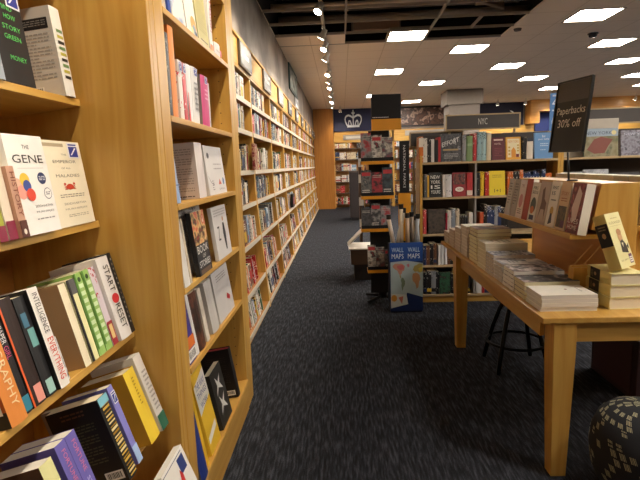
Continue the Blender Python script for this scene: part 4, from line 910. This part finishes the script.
def g4(b): f = b.front; f.text('Eat', .42, .82, .6, .9, '#e6eef4'); f.text('your table', .2, .7, .8, .78, '#e6eef4'); f.lines(.3, .45, .75, .6, 2, '#b8d0e4'); f.lines(.3, .3, .6, .36, 1, '#b8d0e4')
nb(1, 535.5, 553.5, .27, '#5f92c8', 'sky blue face-out book with white title, right end of the NYC bookcase top', 1, g4)
# row 2
nb(2, 424.5, 428, .245, S_('#5c5c60', '#c0c0c0'), 'grey spined book, leftmost on the second shelf below NYC sign')
nb(2, 428, 429.8, .235, '#d8a82c', 'thin yellow book beside the black cover with white block letters')
def g5(b):
    f = b.front
    for i, w in enumerate(('NEW', 'YORK', 'IS', 'YOURS')): f.text(w, .12, .74-.2*i, .9, .88-.2*i, '#e6e4e0')
nb(2, 430.2, 442.5, .265, '#141416', 'black face-out cover filled with white block letters, second shelf', 1, g5)
nb(2, 443.5, 446.5, .235, '#e0d8d0', 'thin cream book right of the block-letter cover', pages=PWHITE)
nb(2, 446.8, 452.8, .235, S_('#d8d8da', '#6a6a6e'), 'broad white spined book on the second shelf below NYC sign')
def g6(b): f = b.front; f.rect(.05, .5, .95, .95, mottle(['#2a1414', '#7a3a30', '#3a1c1a', '#a86a50'], 22)); f.oval(.5, .3, .32, .1, '#e2d8cc'); f.text('NY', .35, .26, .65, .34, '#8a1c22', 3)
nb(2, 454, 467.5, .255, '#8e1b22', 'dark red face-out cover with a white oval, second shelf', 1, g6)
nb(2, 468, 474, .25, '#b8343a', 'red spined book with a pale foot label, second shelf', fn=lambda b: b.spine.rect(0, .03, 1, .25, '#e0d4c8', 1))
nb(2, 478.5, 481.5, .245, S_('#2a2a2c', '#a0a0a0'), 'black thin spined book right of the shelf divider')
nb(2, 481.7, 485.5, .255, S_('#d8b42c', '#5a3a10'), 'yellow spined book right of the thin black one, second shelf')
nb(2, 486.5, 490.5, .25, S_('#b8342c', '#f0dcc8'), 'orange-red spined book left of the bright yellow cover')
nb(2, 491, 507, .26, '#e8cf1c', 'bright yellow face-out cover with small black marks, second shelf', 1, lambda b: (b.front.text('1+1', .3, .12, .7, .26, K), b.front.lines(.2, .7, .8, .85, 2, '#b89a10')))
rr = random.Random(21)
def run(row, p0, p1, hs, cols, lab, wr=(2.4, 4.2), fr=0):
    p = p0; i = 0
    while p < p1-2:
        w = min(rr.uniform(*wr), p1-p); c_ = rr.choice(cols); q = BYN[c_]
        x0 = nx(p); wd = w*.01042-.0015
        M = Matrix.Translation((x0, NY+.017, NZ[row])) @ Matrix.Rotation(R(-90), 4, 'Z')
        simple_book('%s book, %s from the left %s' % (c_, ordn(i), lab), M, wd, rr.uniform(*hs), .16, pcol(q), (rr.choice(bandc), .1, .25) if rr.random() < .4 else None, group=GN)
        p += w; i += 1
run(2, 509, 553, (.2, .26), ['dark blue', 'black', 'light blue', 'orange', 'dark blue'], 'on the second shelf behind the riser')
nb(3, 423.5, 427, .265, S_('#c04a4c', '#f0d8d0'), 'coral spined book, leftmost on the third shelf below NYC sign')
nb(3, 429, 446.5, .27, mottle(['#1c1a18', '#4a3e34', '#2a241e', '#6a5a48'], 14), 'dark brown face-out photo cover on the third shelf', 1)
nb(3, 447, 448.6, .22, '#a81c3a', 'thin crimson book beside the dark brown cover')
nb(3, 448.8, 452.5, .245, S_('#d4d0cc', '#8a8684'), 'white spined book on the third shelf, right of the crimson one')
nb(3, 452.8, 456.8, .265, S_('#8c95a0', '#e0e0e4'), 'tall grey-blue spined book on the third shelf')
nb(3, 457.5, 461, .26, S_('#c8bca8', '#55504a'), 'tan spined book beside small black spines on the third shelf')
for i, p in enumerate((462, 464.6, 467.2)): nb(3, p, p+2.4, .19, S_('#232326', '#d8d8d8'), ['left', 'middle', 'right'][i]+' one of three short black and white spines, third shelf', fn=sp2(.05, .4))
nb(3, 470.5, 474.8, .22, '#dcd8d2', 'white broad book left of the divider, third shelf')
nb(3, 481.5, 485.5, .22, '#c4552e', 'orange short book right of the divider, third shelf')
run(3, 486, 512, (.24, .3), ['black', 'dark blue', 'black', 'dark blue', 'grey'], 'of the row right of the orange book')
run(4, 424, 438, (.2, .24), ['black', 'brown', 'grey', 'dark blue'], 'on the fourth shelf below NYC sign', (2.6, 4))
for i, p in enumerate((439, 442.5, 446)): nb(4, p, p+2.6, .215, '#dad8d6', ['left', 'middle', 'right'][i]+' one of three white spines, fourth shelf')
run(4, 449, 474, (.2, .25), ['black', 'green', 'grey', 'brown'], 'on the fourth shelf after three white spines')
run(4, 479, 505, (.2, .25), ['white', 'dark blue', 'black', 'light blue'], 'on the fourth shelf, right of the divider')
run(5, 424, 440, (.22, .27), ['black', 'grey', 'black'], 'on the bottom shelf below NYC sign', (3, 5))
nb(5, 441, 452, .24, mottle(['#1c2420', '#2a5a3c', '#1c1c20', '#7a4a3c'], 18), 'dark green face-out cover on the bottom shelf', 1)
run(5, 453, 474, (.2, .26), ['black', 'brown', 'green'], 'on the bottom shelf, right of the dark green cover')
nb(5, 479, 484.5, .25, '#dad8d4', 'white broad spine on the bottom shelf right of the divider')
run(5, 485, 500, (.2, .24), ['red', 'light blue', 'white', 'dark blue'], 'on the bottom shelf after the broad white spine')
def g7(b):
    f = b.front; f.rect(.0, .72, 1, 1, '#8fa0b0'); f.text('NEW YORK', .05, .78, .82, .9, '#3a4656', 3); f.rect(0, 0, 1, .72, mottle(['#5a6040', '#7a7250', '#8a8468', '#4a5038'], 10), 1)
    f.poly([(.08, .25), (.3, .62), (.5, .7), (.85, .6), (.7, .35), (.6, .12), (.3, .1)], '#7a4034', 3); f.oval(.88, .84, .07, .08, '#d8cc90', 4)
nb(1, 584, 617.5, .29, '#6a7468', 'large picture book titled NEW YORK with a brown island shape, right case top', 1, g7, group='picture books on the right low bookcase')
nb(1, 620, 652, .26, mottle(['#3a3a44', '#8a8a96', '#5a5460', '#a8a4b0'], 15), 'large grey-violet city photo book, right case top, cut by the frame edge', 1, lambda b: b.front.text('NEW YORK', .1, .8, .9, .9, '#b8bcd0'), group='picture books on the right low bookcase')
for i, (a, b2, h, cols) in enumerate([(561.5, 584, .22, ['#8a9098', '#c8ccd0', '#4a4e54']), (585.5, 610, .24, ['#70767e', '#b8bcc2', '#3a3e44']), (612, 640, .2, ['#2a2a2e', '#5a5a5e'])]):
    nb(2, a, b2, h, mottle(cols, 12), ['grey cityscape book left of its neighbour, right case second shelf', 'grey cityscape book titled in pale letters, right case second shelf', 'dark picture book at the right frame edge, second shelf'][i], 1, (lambda b: b.front.text('NEW YORK', .15, .78, .85, .9, '#d8dce2')) if i < 2 else None, group='picture books on the right low bookcase')
NZ[6] = 1.531
# headers
def header(label, x0, x1, z0, z1, y, txt, posts=True, tw=.28):
    t = thing('header_sign', label, 'sign', ((x0+x1)/2, y, z0), group='grey header boards over the low bookcases')
    fr = plain('#b09c78', .5); w = .014
    m = MB(); m.box(x0, x1, y, y+.03, z0, z0+w, fr).box(x0, x1, y, y+.03, z1-w, z1, fr).box(x0, x0+w, y, y+.03, z0+w, z1-w, fr).box(x1-w, x1, y, y+.03, z0+w, z1-w, fr); at(t, m, 'frame')
    m = MB(); m.box(x0+w, x1-w, y+.006, y+.024, z0+w, z1-w, plain('#46413f', .5))
    if txt:
        cx = (x0+x1)/2; f = Face(m, (cx-tw/2*.45, y+.0055, z0+(z1-z0)*.32), (1, 0, 0), (0, 0, 1), (0, -1, 0), tw*.45, (z1-z0)*.4); f.text(txt, 0, 0, 1, 1, '#d8d4cc', 1)
    at(t, m, 'board')
    if posts:
        for x in (x0+.05, x1-.05): at(t, MB().box(x-.012, x+.012, y+.031, y+.05, 0, z1-.02, fr), 'post')
header('tall-set grey header board lettered NYC above the middle bookcase', 1.17, 1.985, 1.87, 2.04, NY+.31, 'NYC', tw=.22)
header('low grey header board behind the books at the left of NYC sign', .78, 1.38, 1.70, 1.87, NY+.36, '')
header('low grey header board with faint lettering right of the NYC sign', 1.80, 2.36, 1.68, 1.83, NY+.36, 'NEW YORK CITY', tw=.7)
header('wide grey header board lettered NYC at the right frame edge', 2.6, 4.3, 1.88, 2.05, NY+.31, 'NYC', tw=.3)
m = MB(); m.box(2.36, 2.98, NY+.20, NY+.23, 1.532, 1.93, plain('#b8b0a4', .6)); tag(m.build('stacked_card', bevel=.003), 'pale cardboard sheet standing behind the large NEW YORK picture book', 'card')

# ------------------------------------------------------------------ wall-map stand and book tower left of the NYC case
WM = thing('map_stand', 'blue WALL MAPS display box with a world map picture, holding map tubes', 'display stand', (.63, 5.05, 0))
NAV = plain('#101a34', .5)
m = MB(); m.box(.475, .80, 4.95, 5.2, .0, .70, NAV); at(WM, m, 'box', bevel=.003)
m = MB(); m.box(.47, .805, 4.94, 4.949, .02, .735, '#132a5c')
f = Face(m, (.47, 4.9395, .02), (1, 0, 0), (0, 0, 1), (0, -1, 0), .335, .715)
f.rect(0, .73, 1, 1, '#1c4a94'); 
for u in (.06, .55): f.text('WALL', u, .865, u+.36, .93, '#c8dcf0', 3); f.text('MAPS', u, .77, u+.36, .84, '#e6eef6', 3)
f.poly([(.02, .06), (.45, .16), (.52, .27), (1, .2), (1, .7), (.5, .74), (.02, .72)], '#a8bcc0', 2)
def land(pts, c_, l=4):
    o_ = []
    for k_ in range(len(pts)):
        a_, b_ = pts[k_], pts[(k_+1) % len(pts)]; r1 = random.Random(k_*7+3)
        for q_ in range(3):
            w_ = q_/3; o_.append((a_[0]+(b_[0]-a_[0])*w_+(r1.uniform(-.012, .012) if q_ else 0), a_[1]+(b_[1]-a_[1])*w_+(r1.uniform(-.008, .008) if q_ else 0)))
    f.poly(o_, c_, l)
land([(.08, .66), (.16, .70), (.34, .70), (.46, .66), (.44, .60), (.38, .585), (.34, .545), (.30, .52), (.27, .55), (.22, .60), (.12, .63)], '#c08a74')
land([(.22, .665), (.40, .68), (.44, .62), (.30, .60), (.24, .63)], '#c4686a', 5)
land([(.29, .52), (.33, .53), (.345, .495), (.31, .48)], '#a8a070')
land([(.345, .49), (.40, .49), (.46, .44), (.44, .38), (.40, .33), (.375, .28), (.36, .33), (.35, .40), (.33, .45)], '#7f9078')
land([(.50, .68), (.58, .695), (.60, .655), (.54, .64)], '#c47884')
land([(.68, .50), (.70, .55), (.78, .565), (.88, .54), (.93, .47), (.88, .42), (.85, .34), (.80, .32), (.77, .40), (.70, .44)], '#c49468')
land([(.70, .60), (.74, .66), (.86, .69), (.99, .69), (.99, .58), (.92, .56), (.84, .58), (.76, .575)], '#b0a25c')
land([(.86, .62), (.99, .65), (.99, .58), (.9, .57)], '#ccb84a', 5)
f.poly([(.02, .04), (.55, .1), (.5, .24), (.02, .26)], '#c4ccc8', 4); f.oval(.12, .19, .09, .05, '#d89a3a', 5); f.poly([(.25, .2), (.4, .22), (.36, .1)], '#c87a6a', 5)
at(WM, m, 'printed_front')
TUBES = [(.52, 5.0, 1.02, '#cdbfae', -5), (.56, 5.03, 1.08, '#e2dacd', 6), (.60, 5.02, 1.12, '#d8cbb4', 0), (.66, 5.0, 1.03, '#c4a68c', 0), (.735, 5.0, 1.02, '#9fa3a6', 3), (.775, 5.03, 1.0, '#b8bcc0', -2), (.715, 5.1, 1.03, '#a89a8a', 0)]
for i, (x, y, z, c_, a) in enumerate(TUBES):
    dx = math.sin(R(a))*(z-.45)
    t = thing('map_tube', 'rolled wall map tube, %s from the left in the blue map box' % ORD[i], 'map tube', (x, y, .705), group='rolled maps in the map box')
    MB().tube([(0, 0, 0), (dx, 0, z-.705-.05)], .021, plain(c_, .3), 14).build('tube', t, smooth=True)
    MB().tube([(dx*1.0, 0, z-.705-.0495), (dx*1.02, 0, z-.705)], .024, plain('#0f0f11', .4), 14).build('cap', t)
TS = thing('book_tower', 'black and amber tiered tower of travel guides with tall black top sign', 'display stand', (.40, 5.5, 0))
AMB = plain('#e09a22', .45); BK = plain('#0c0c0e', .7); NAVY = plain('#141c38', .45)
ty = 5.32
at(TS, MB().box(.335, .645, ty, ty+.06, 2.0, 2.25, plain('#0c0c12', .75)), 'top_sign', bevel=.003)
m = MB(); m.box(.335, .645, ty, ty+.06, 1.885, 1.999, AMB); at(TS, m, 'amber_band')
m = MB(); Face(m, (.345, ty-.0005, 2.006), (1, 0, 0), (0, 0, 1), (0, -1, 0), .17, .018).lines(0, 0, 1, 1, 1, '#d8d8d8'); at(TS, m, 'lettering')
at(TS, MB().prism([(.30, ty+.07), (.52, ty+.07), (.56, ty+.35), (.36, ty+.35)], 'z', .10, 1.884, BK), 'core')
m = MB()
for a in range(4): ang = PI/4+a*PI/2; m.tube([(.44, ty+.15, .05), (.44+.25*math.cos(ang), ty+.15+.25*math.sin(ang), .02)], .018, BK, 8)
m.tube([(.44, ty+.15, .03), (.44, ty+.15, .1)], .05, BK, 14); at(TS, m, 'base')
gm2 = [mottle(c_, 11+i_) for i_, c_ in enumerate([['#26262a', '#8a8a8c', '#a8323a', '#5a4a44'], ['#3a2a26', '#d0ccc4', '#2a2a2e', '#a83038'], ['#8a2830', '#5a5a60', '#c8c0b4', '#26201e'], ['#1a1a1e', '#70706e', '#2c3a44', '#b8b0a6'], ['#7a1e28', '#a02c38', '#2a2024', '#5a1a20'], ['#141618', '#26303a', '#3a4a50', '#141416'], ['#16181c', '#4a4c50', '#2a2c30', '#6a6c70'], ['#1c1a1c', '#3c3c40', '#8a8a88', '#242426']])]
tiers = [(.21, .55, 1.565, .35), (.205, .55, 1.20, .35), (.20, .52, .85, .32), (.26, .54, .40, .32)]
gm = [mottle(['#1c1c20', '#a8323a', '#d8d4cc', '#3a2420', '#c8b0a0'], 9), mottle(['#16161a', '#8a2c34', '#b8b4ae', '#1c2a34', '#c83c44'], 8), mottle(['#1a1416', '#a02c38', '#26303a', '#141416'], 9), mottle(['#16181c', '#4a4c50', '#8a2c34', '#2a2c30', '#6a6c70'], 9)]
for i, (x0, x1, z, h) in enumerate(tiers):
    at(TS, MB().box(x0, x1, ty-.10, ty+.06, z-.036, z-.001, AMB), 'shelf_lip', bevel=.002)
    at(TS, MB().box(x0, x1, ty-.099, ty-.093, z, z+.035, BK), 'name_strip')
    # guides stand on the tier
    w = (x1-x0-.016)/3
    for q in range(3):
        M = Matrix.Translation((x0+.004+q*(w+.004), ty-.088, z)) @ Matrix.Rotation(R(-12), 4, 'X') @ Matrix.Translation((0, .014, 0)) @ Matrix.Rotation(R(180), 4, 'Z')
        simple_book('%s travel guide on the %s tier of the amber tower' % (['left', 'middle', 'right'][q], ORD[i]), M, .014, h-.05-.025*((q+i) % 3), w, gm2[(3*i+q) % len(gm2)], None, PWHITE, group='travel guides on the amber tower',
            deco=(lambda f, b_, s_: (f.rect(.08, .78, .92, .92, '#b8323a'), f.lines(.1, .1, .8, .25, 2, '#d8d4cc'))) if (i+q) % 2 else (lambda f, b_, s_: f.lines(.1, .75, .9, .9, 2, '#b0aca4')), cat='travel guide', name='travel_guide')
VB = thing('tall_sign', 'narrow black upright sign with white lettering over an amber panel', 'sign', (.665, 5.26, 0))
m = MB(); m.box(.615, .715, 5.24, 5.262, 1.22, 1.76, plain('#0f1016', .4)); Face(m, (.615, 5.2395, 1.22), (1, 0, 0), (0, 0, 1), (0, -1, 0), .1, .54).text('NATIONAL PARKS', .38, .1, .62, .92, '#d8dade', 1, rot=1); at(VB, m, 'sign_board')
at(VB, MB().box(.60, .73, 5.242, 5.264, .705, 1.219, AMB), 'amber_panel'); at(VB, MB().box(.62, .71, 5.265, 5.29, 0, 1.2, BK), 'post')
SD = [(.50, 1.42, 'navy and white spined atlas standing at the tower side'), (.545, 1.38, 'dark blue tall folder by the tower side')]
# slim wooden rack with price cards at the tower's left
m = MB(); m.box(.255, .295, 7.2, 7.4, 0, 1.75, plain('#4a3222', .6))
RK = thing('card_rack', 'slim brown wooden rack with small white cards beside the tower', 'rack', (.275, 7.3, 0)); at(RK, m, 'post', bevel=.003)
for z in (1.5, 1.27, .94, .62): at(RK, MB().box(.25, .315, 7.19, 7.199, z, z+.12, '#dcd8d0'), 'card')
# crate on the floor
m = MB(); W_ = plain('#4a3626', .6)
for a in ((.10, .46, 6.4, 6.42), (.10, .46, 6.88, 6.9), (.10, .12, 6.421, 6.879), (.44, .46, 6.421, 6.879)): m.box(*a, .22, .42, W_)
m.box(.12, .44, 6.42, 6.88, .22, .24, W_)
CRT = thing('low_bin', 'low dark wooden bin standing in the aisle beside the tower', 'bin', (.28, 6.65, 0)); at(CRT, m, 'tray'); at(CRT, MB().box(.14, .42, 6.45, 6.85, 0, .219, plain('#241c18', .7)), 'plinth')
m = MB(); cb = plain('#d9d2c6', .6); m.box(.14, .42, 6.46, 6.84, .2415, .36, '#8a6a4c'); tag(m.build('book', bevel=.004, loc=(.28, 6.6, .25)), 'brown boxed set lying inside the low wooden bin', 'book')
m = MB(); m.add([(.07, 6.39, .422), (.49, 6.39, .422), (.49, 6.93, .422), (.07, 6.93, .422), (.07, 6.39, .437), (.49, 6.39, .437), (.49, 6.93, .437), (.07, 6.93, .437)], [(3, 2, 1, 0), (0, 1, 5, 4), (1, 2, 6, 5), (2, 3, 7, 6), (3, 0, 4, 7), (4, 5, 6, 7)], cb)
m.add([(.06, 6.6, .445), (.075, 6.6, .445), (.30, 6.6, .66), (.285, 6.6, .665), (.06, 6.93, .445), (.075, 6.93, .445), (.30, 6.93, .66), (.285, 6.93, .665)], [(3, 2, 1, 0), (0, 1, 5, 4), (1, 2, 6, 5), (2, 3, 7, 6), (3, 0, 4, 7), (4, 5, 6, 7)], cb)
tag(m.build('open_carton', loc=(.28, 6.65, .43)), 'open white carton lid lying across the low wooden bin', 'carton')
# dark fixture farther down the aisle
m = MB(); m.box(.22, .62, 13.6, 14.2, .08, 1.33, plain('#241b1c', .6)).box(.26, .58, 13.65, 14.15, 0, .0799, plain('#141214', .6)).box(.215, .625, 13.595, 14.205, 1.3301, 1.37, plain('#3a2c28', .5))
tag(m.build('display_fixture', bevel=.01, loc=(.4, 13.9, 0)), 'dark tall closed fixture standing far down the aisle', 'display fixture')

# ------------------------------------------------------------------ far end of the shop
struct('wall_far', MB().box(-.93, -.235, BY-.35, BY+.29, 0, CZ, wood('z', '#a56a26', '#b97c34')))
BW = thing('back_bookcase', 'wide maple bookcase under the crown banner at the end of the aisle', 'bookcase', (.5, BY, 0))
def backcase(t, x0, x1, n):
    at(t, MB().box(x0, x1, BY+.25, BY+.28, 0, 2.7, DWZ), 'back_panel'); at(t, MB().box(x0, x1, BY-.02, BY+.28, 2.33, 2.72, WX), 'header_board')
    for i in range(n+1):
        x = x0+(x1-x0)*i/n; at(t, MB().box(x-.02, x+.02, BY-.01, BY+.249, 0, 2.329, WZ), 'side_panel')
    for z in (2.14-.4*k for k in range(6)): at(t, MB().box(x0+.021, x1-.021, BY-.008, BY+.24, z-.04, z, plain('#5c4630', .6)), 'shelf')
backcase(BW, -.23, 1.85, 2)
BW2 = thing('back_bookcase', 'long maple bookcase along the back wall, right of the tower', 'bookcase', (6, BY, 0)); backcase(BW2, 1.9, 11.8, 8)
rng = random.Random(77)
def backbooks(x0, x1, n, stepmax):
    for i in range(n):
        a = x0+(x1-x0)*i/n+.03; e2 = x0+(x1-x0)*(i+1)/n-.03
        for k in range(6):
            z = 2.14-.4*k+.001 ; x = a
            while x < e2:
                t = rng.choice([.03, .045, .06, .16]); 
                if x+t > e2: break
                M = Matrix.Translation((x, BY+.01, z)) @ Matrix.Rotation(R(-90), 4, 'Z')
                if k == 0 and t == .16 and rng.random() < .5: pass
                stuff_book(0, 0, 0, 0, t, rng.uniform(.2, .27) if k else .17, .15, 0, rng, M=M); x += t+.002+(rng.uniform(.05, .2) if rng.random() < .06 else 0)
backbooks(-.23, 1.85, 2, .1); backbooks(1.9, 11.8, 8, .1)
# crown banner
CB = thing('crown_banner', 'navy banner with a white crown above the bookcase at the aisle end', 'banner', (.42, BY-.03, 3.1))
m = MB(); m.box(-.22, 1.12, BY-.06, BY-.03, 2.7205, CZ-.005, plain('#0c1440', .6))
f = Face(m, (-.22, BY-.0605, 2.74), (1, 0, 0), (0, 0, 1), (0, -1, 0), 1.34, .755); WC = '#d8dce4'
cx, cy = .52, .12
def F2(u, v): return (cx+u*.2, cy+v*.70)
f.poly([F2(-.8, .05), F2(.8, .05), F2(.8, .2), F2(-.8, .2)], WC, 6)
def arc(pts, w):
    for (a, b2), (c2, d2) in zip(pts, pts[1:]):
        dx, dy = c2-a, d2-b2; L_ = math.hypot(dx, dy); nx_, ny_ = -dy/L_*w, dx/L_*w
        f.poly([F2(a-nx_, b2-ny_), F2(c2-nx_, d2-ny_), F2(c2+nx_, d2+ny_), F2(a+nx_, b2+ny_)], WC, 6)
for s in (-1, 1):
    arc([(s*.8, .18), (s*1.05, .45), (s*1.08, .65), (s*.9, .80), (s*.6, .84), (s*.3, .78), (0, .66)], .065)
    arc([(s*.25, .2), (s*.35, .42), (s*.5, .5), (s*.62, .42), (s*.62, .2)], .06)
arc([(0, .18), (0, 1.02)], .07); arc([(-.2, .98), (.2, .98)], .06); arc([(0, .9), (0, 1.2)], .08)
at(CB, m, 'banner_cloth')
t = thing('shelf_sign', 'small metallic shelf sign under the crown banner', 'sign', (.55, BY-.05, 2.45)); at(t, MB().box(.1, 1.0, BY-.045, BY-.021, 2.42, 2.6, plain('#9a948c', .3, .5)), 'plate', bevel=.004); at(t, MB().box(.2, .9, BY-.047, BY-.0455, 2.47, 2.55, '#c4c0ba'), 'card')
t = thing('framed_mural', 'wide framed brown crowd photograph high on the back wall', 'picture', (3, BY-.03, 3.1))
at(t, MB().box(2.0, 3.95, BY-.07, BY-.03, 2.8, CZ-.01, plain('#161214', .5)), 'frame'); at(t, MB().box(2.05, 3.9, BY-.075, BY-.0705, 2.86, CZ-.06, mottle(['#1c1210', '#5a3a2c', '#2a1a16', '#a88a78', '#3a2420'], 6)), 'photograph')
t = thing('shelf_sign', 'long metallic shelf sign under the framed crowd photograph', 'sign', (3.1, BY-.05, 2.6)); at(t, MB().box(2.3, 3.7, BY-.045, BY-.021, 2.5, 2.68, plain('#b0aaa0', .3, .5)), 'plate', bevel=.004)
struct('wall_pillar', MB().box(3.05, 3.9, 14.2, 14.9, 0, CZ-.005, plain('#7d736a', .7)).box(2.98, 3.97, 14.13, 14.97, 3.1, CZ-.006, plain('#857b71', .7)))
t = thing('moon_banner', 'dark navy banner with a pale crescent and planet on the back wall', 'banner', (5.6, BY-.03, 3.1))
m = MB(); m.box(4.75, 6.4, BY-.06, BY-.03, 2.7205, CZ-.006, plain('#0a1130', .7)); f = Face(m, (4.75, BY-.0605, 2.74), (1, 0, 0), (0, 0, 1), (0, -1, 0), 1.65, .754)
f.oval(.45, .3, .16, .22, '#6a685c'); 
pts = [(.72+.1*math.cos(a), .42+.22*math.sin(a)) for a in [-PI/2+PI*i/12 for i in range(13)]]; pts += [(.72+.05*math.cos(a), .42+.19*math.sin(a)) for a in [PI/2-PI*i/12 for i in range(13)]]
for i in range(12): f.poly([pts[i], pts[i+1], pts[24-i], pts[25-i]], '#d8dce0', 3)
at(t, m, 'banner_cloth')
struct('wall_soffit', MB().box(6.45, XR-.01, BY-.6, BY-.07, 3.12, CZ-.004, wood('x', '#b07a38', '#c8924c')).box(6.45, 6.75, BY-.6, BY-.07, 2.72, 3.119, wood('x', '#b07a38', '#c8924c')))
t = thing('blue_poster', 'deep blue poster on the back wall beside the wooden column', 'poster', (7.1, BY-.05, 2.9)); at(t, MB().box(6.8, 7.5, BY-.1, BY-.071, 2.4, 3.1, plain('#12286a', .7)), 'sheet'); at(t, MB().box(6.78, 7.52, BY-.07, BY-.06, 2.38, 3.111, plain('#20242c')), 'backing')
t = thing('hanging_banner', 'light blue vertical banner lettered NYC behind the sale sign', 'banner', (2.79, 6.5, 2.1))
m = MB(); m.box(2.66, 2.80, 6.5, 6.506, 1.55, 2.34, plain('#4f86c8', .5)); Face(m, (2.66, 6.4995, 1.55), (1, 0, 0), (0, 0, 1), (0, -1, 0), .14, .79).text('NYC', .2, .5, .8, .97, '#dfe8f2', 1, rot=1); at(t, m, 'cloth'); at(t, MB().box(2.72, 2.74, 6.507, 6.52, 0, 2.34, BK), 'post')
# two small spots on the soffit and by the crown
for i, (x, y, z, lab) in enumerate([(.02, BY-1.0, 3.4, 'small white spotlight aimed at the crown banner, left'), (7.0, BY-1.1, 3.4, 'small lit spotlight in front of the wooden soffit'), (5.2, BY-1.1, 3.4, 'small lit spotlight left of the crescent banner middle'), (6.1, BY-1.1, 3.4, 'small lit spotlight right of the crescent banner middle'), (9.6, BY-1.1, 3.4, 'small white spotlight over the soffit far right')]):
    t = thing('spotlight', lab, 'spotlight', (x, y, z), group='small spots at the back wall'); d = Vector((0, .7, -1)).normalized()
    MB().tube([(0, 0, .095), (0, 0, .0)], .012, plain('#cfc9be', .35), 8).build('bracket', t); MB().tube([(0, 0, 0), tuple(d*.1)], [.035, .06], plain('#cfc9be', .35), 14).build('housing', t, smooth=True); MB().tube([tuple(d*.101), tuple(d*.106)], .052, emit('#fff2dc', 20.), 14).build('lamp', t)
    L = bpy.data.lights.new('spot_beam', 'SPOT'); L.energy = 45 if i != 0 else 25; L.color = (1, .86, .66); L.spot_size = R(85); L.spot_blend = .8; L.shadow_soft_size = .05
    o = bpy.data.objects.new('spot_beam', L); COL.objects.link(o); o.location = Vector((x, y, z))+d*.13; aim(o, d)

o = STUFF.build('shelved_books'); tag(o, 'densely packed smaller books on the remaining far bookcase shelves', 'books', kind='stuff')

# ------------------------------------------------------------------ light and view
w = bpy.data.worlds.new('world'); scn.world = w; w.use_nodes = True
w.node_tree.nodes['Background'].inputs[0].default_value = (1, .85, .7, 1); w.node_tree.nodes['Background'].inputs[1].default_value = .02
scn.view_settings.view_transform = 'Standard'; scn.view_settings.look = 'None'; scn.view_settings.gamma = 1; scn.view_settings.use_curve_mapping = False
scn.view_settings.exposure = 1.0
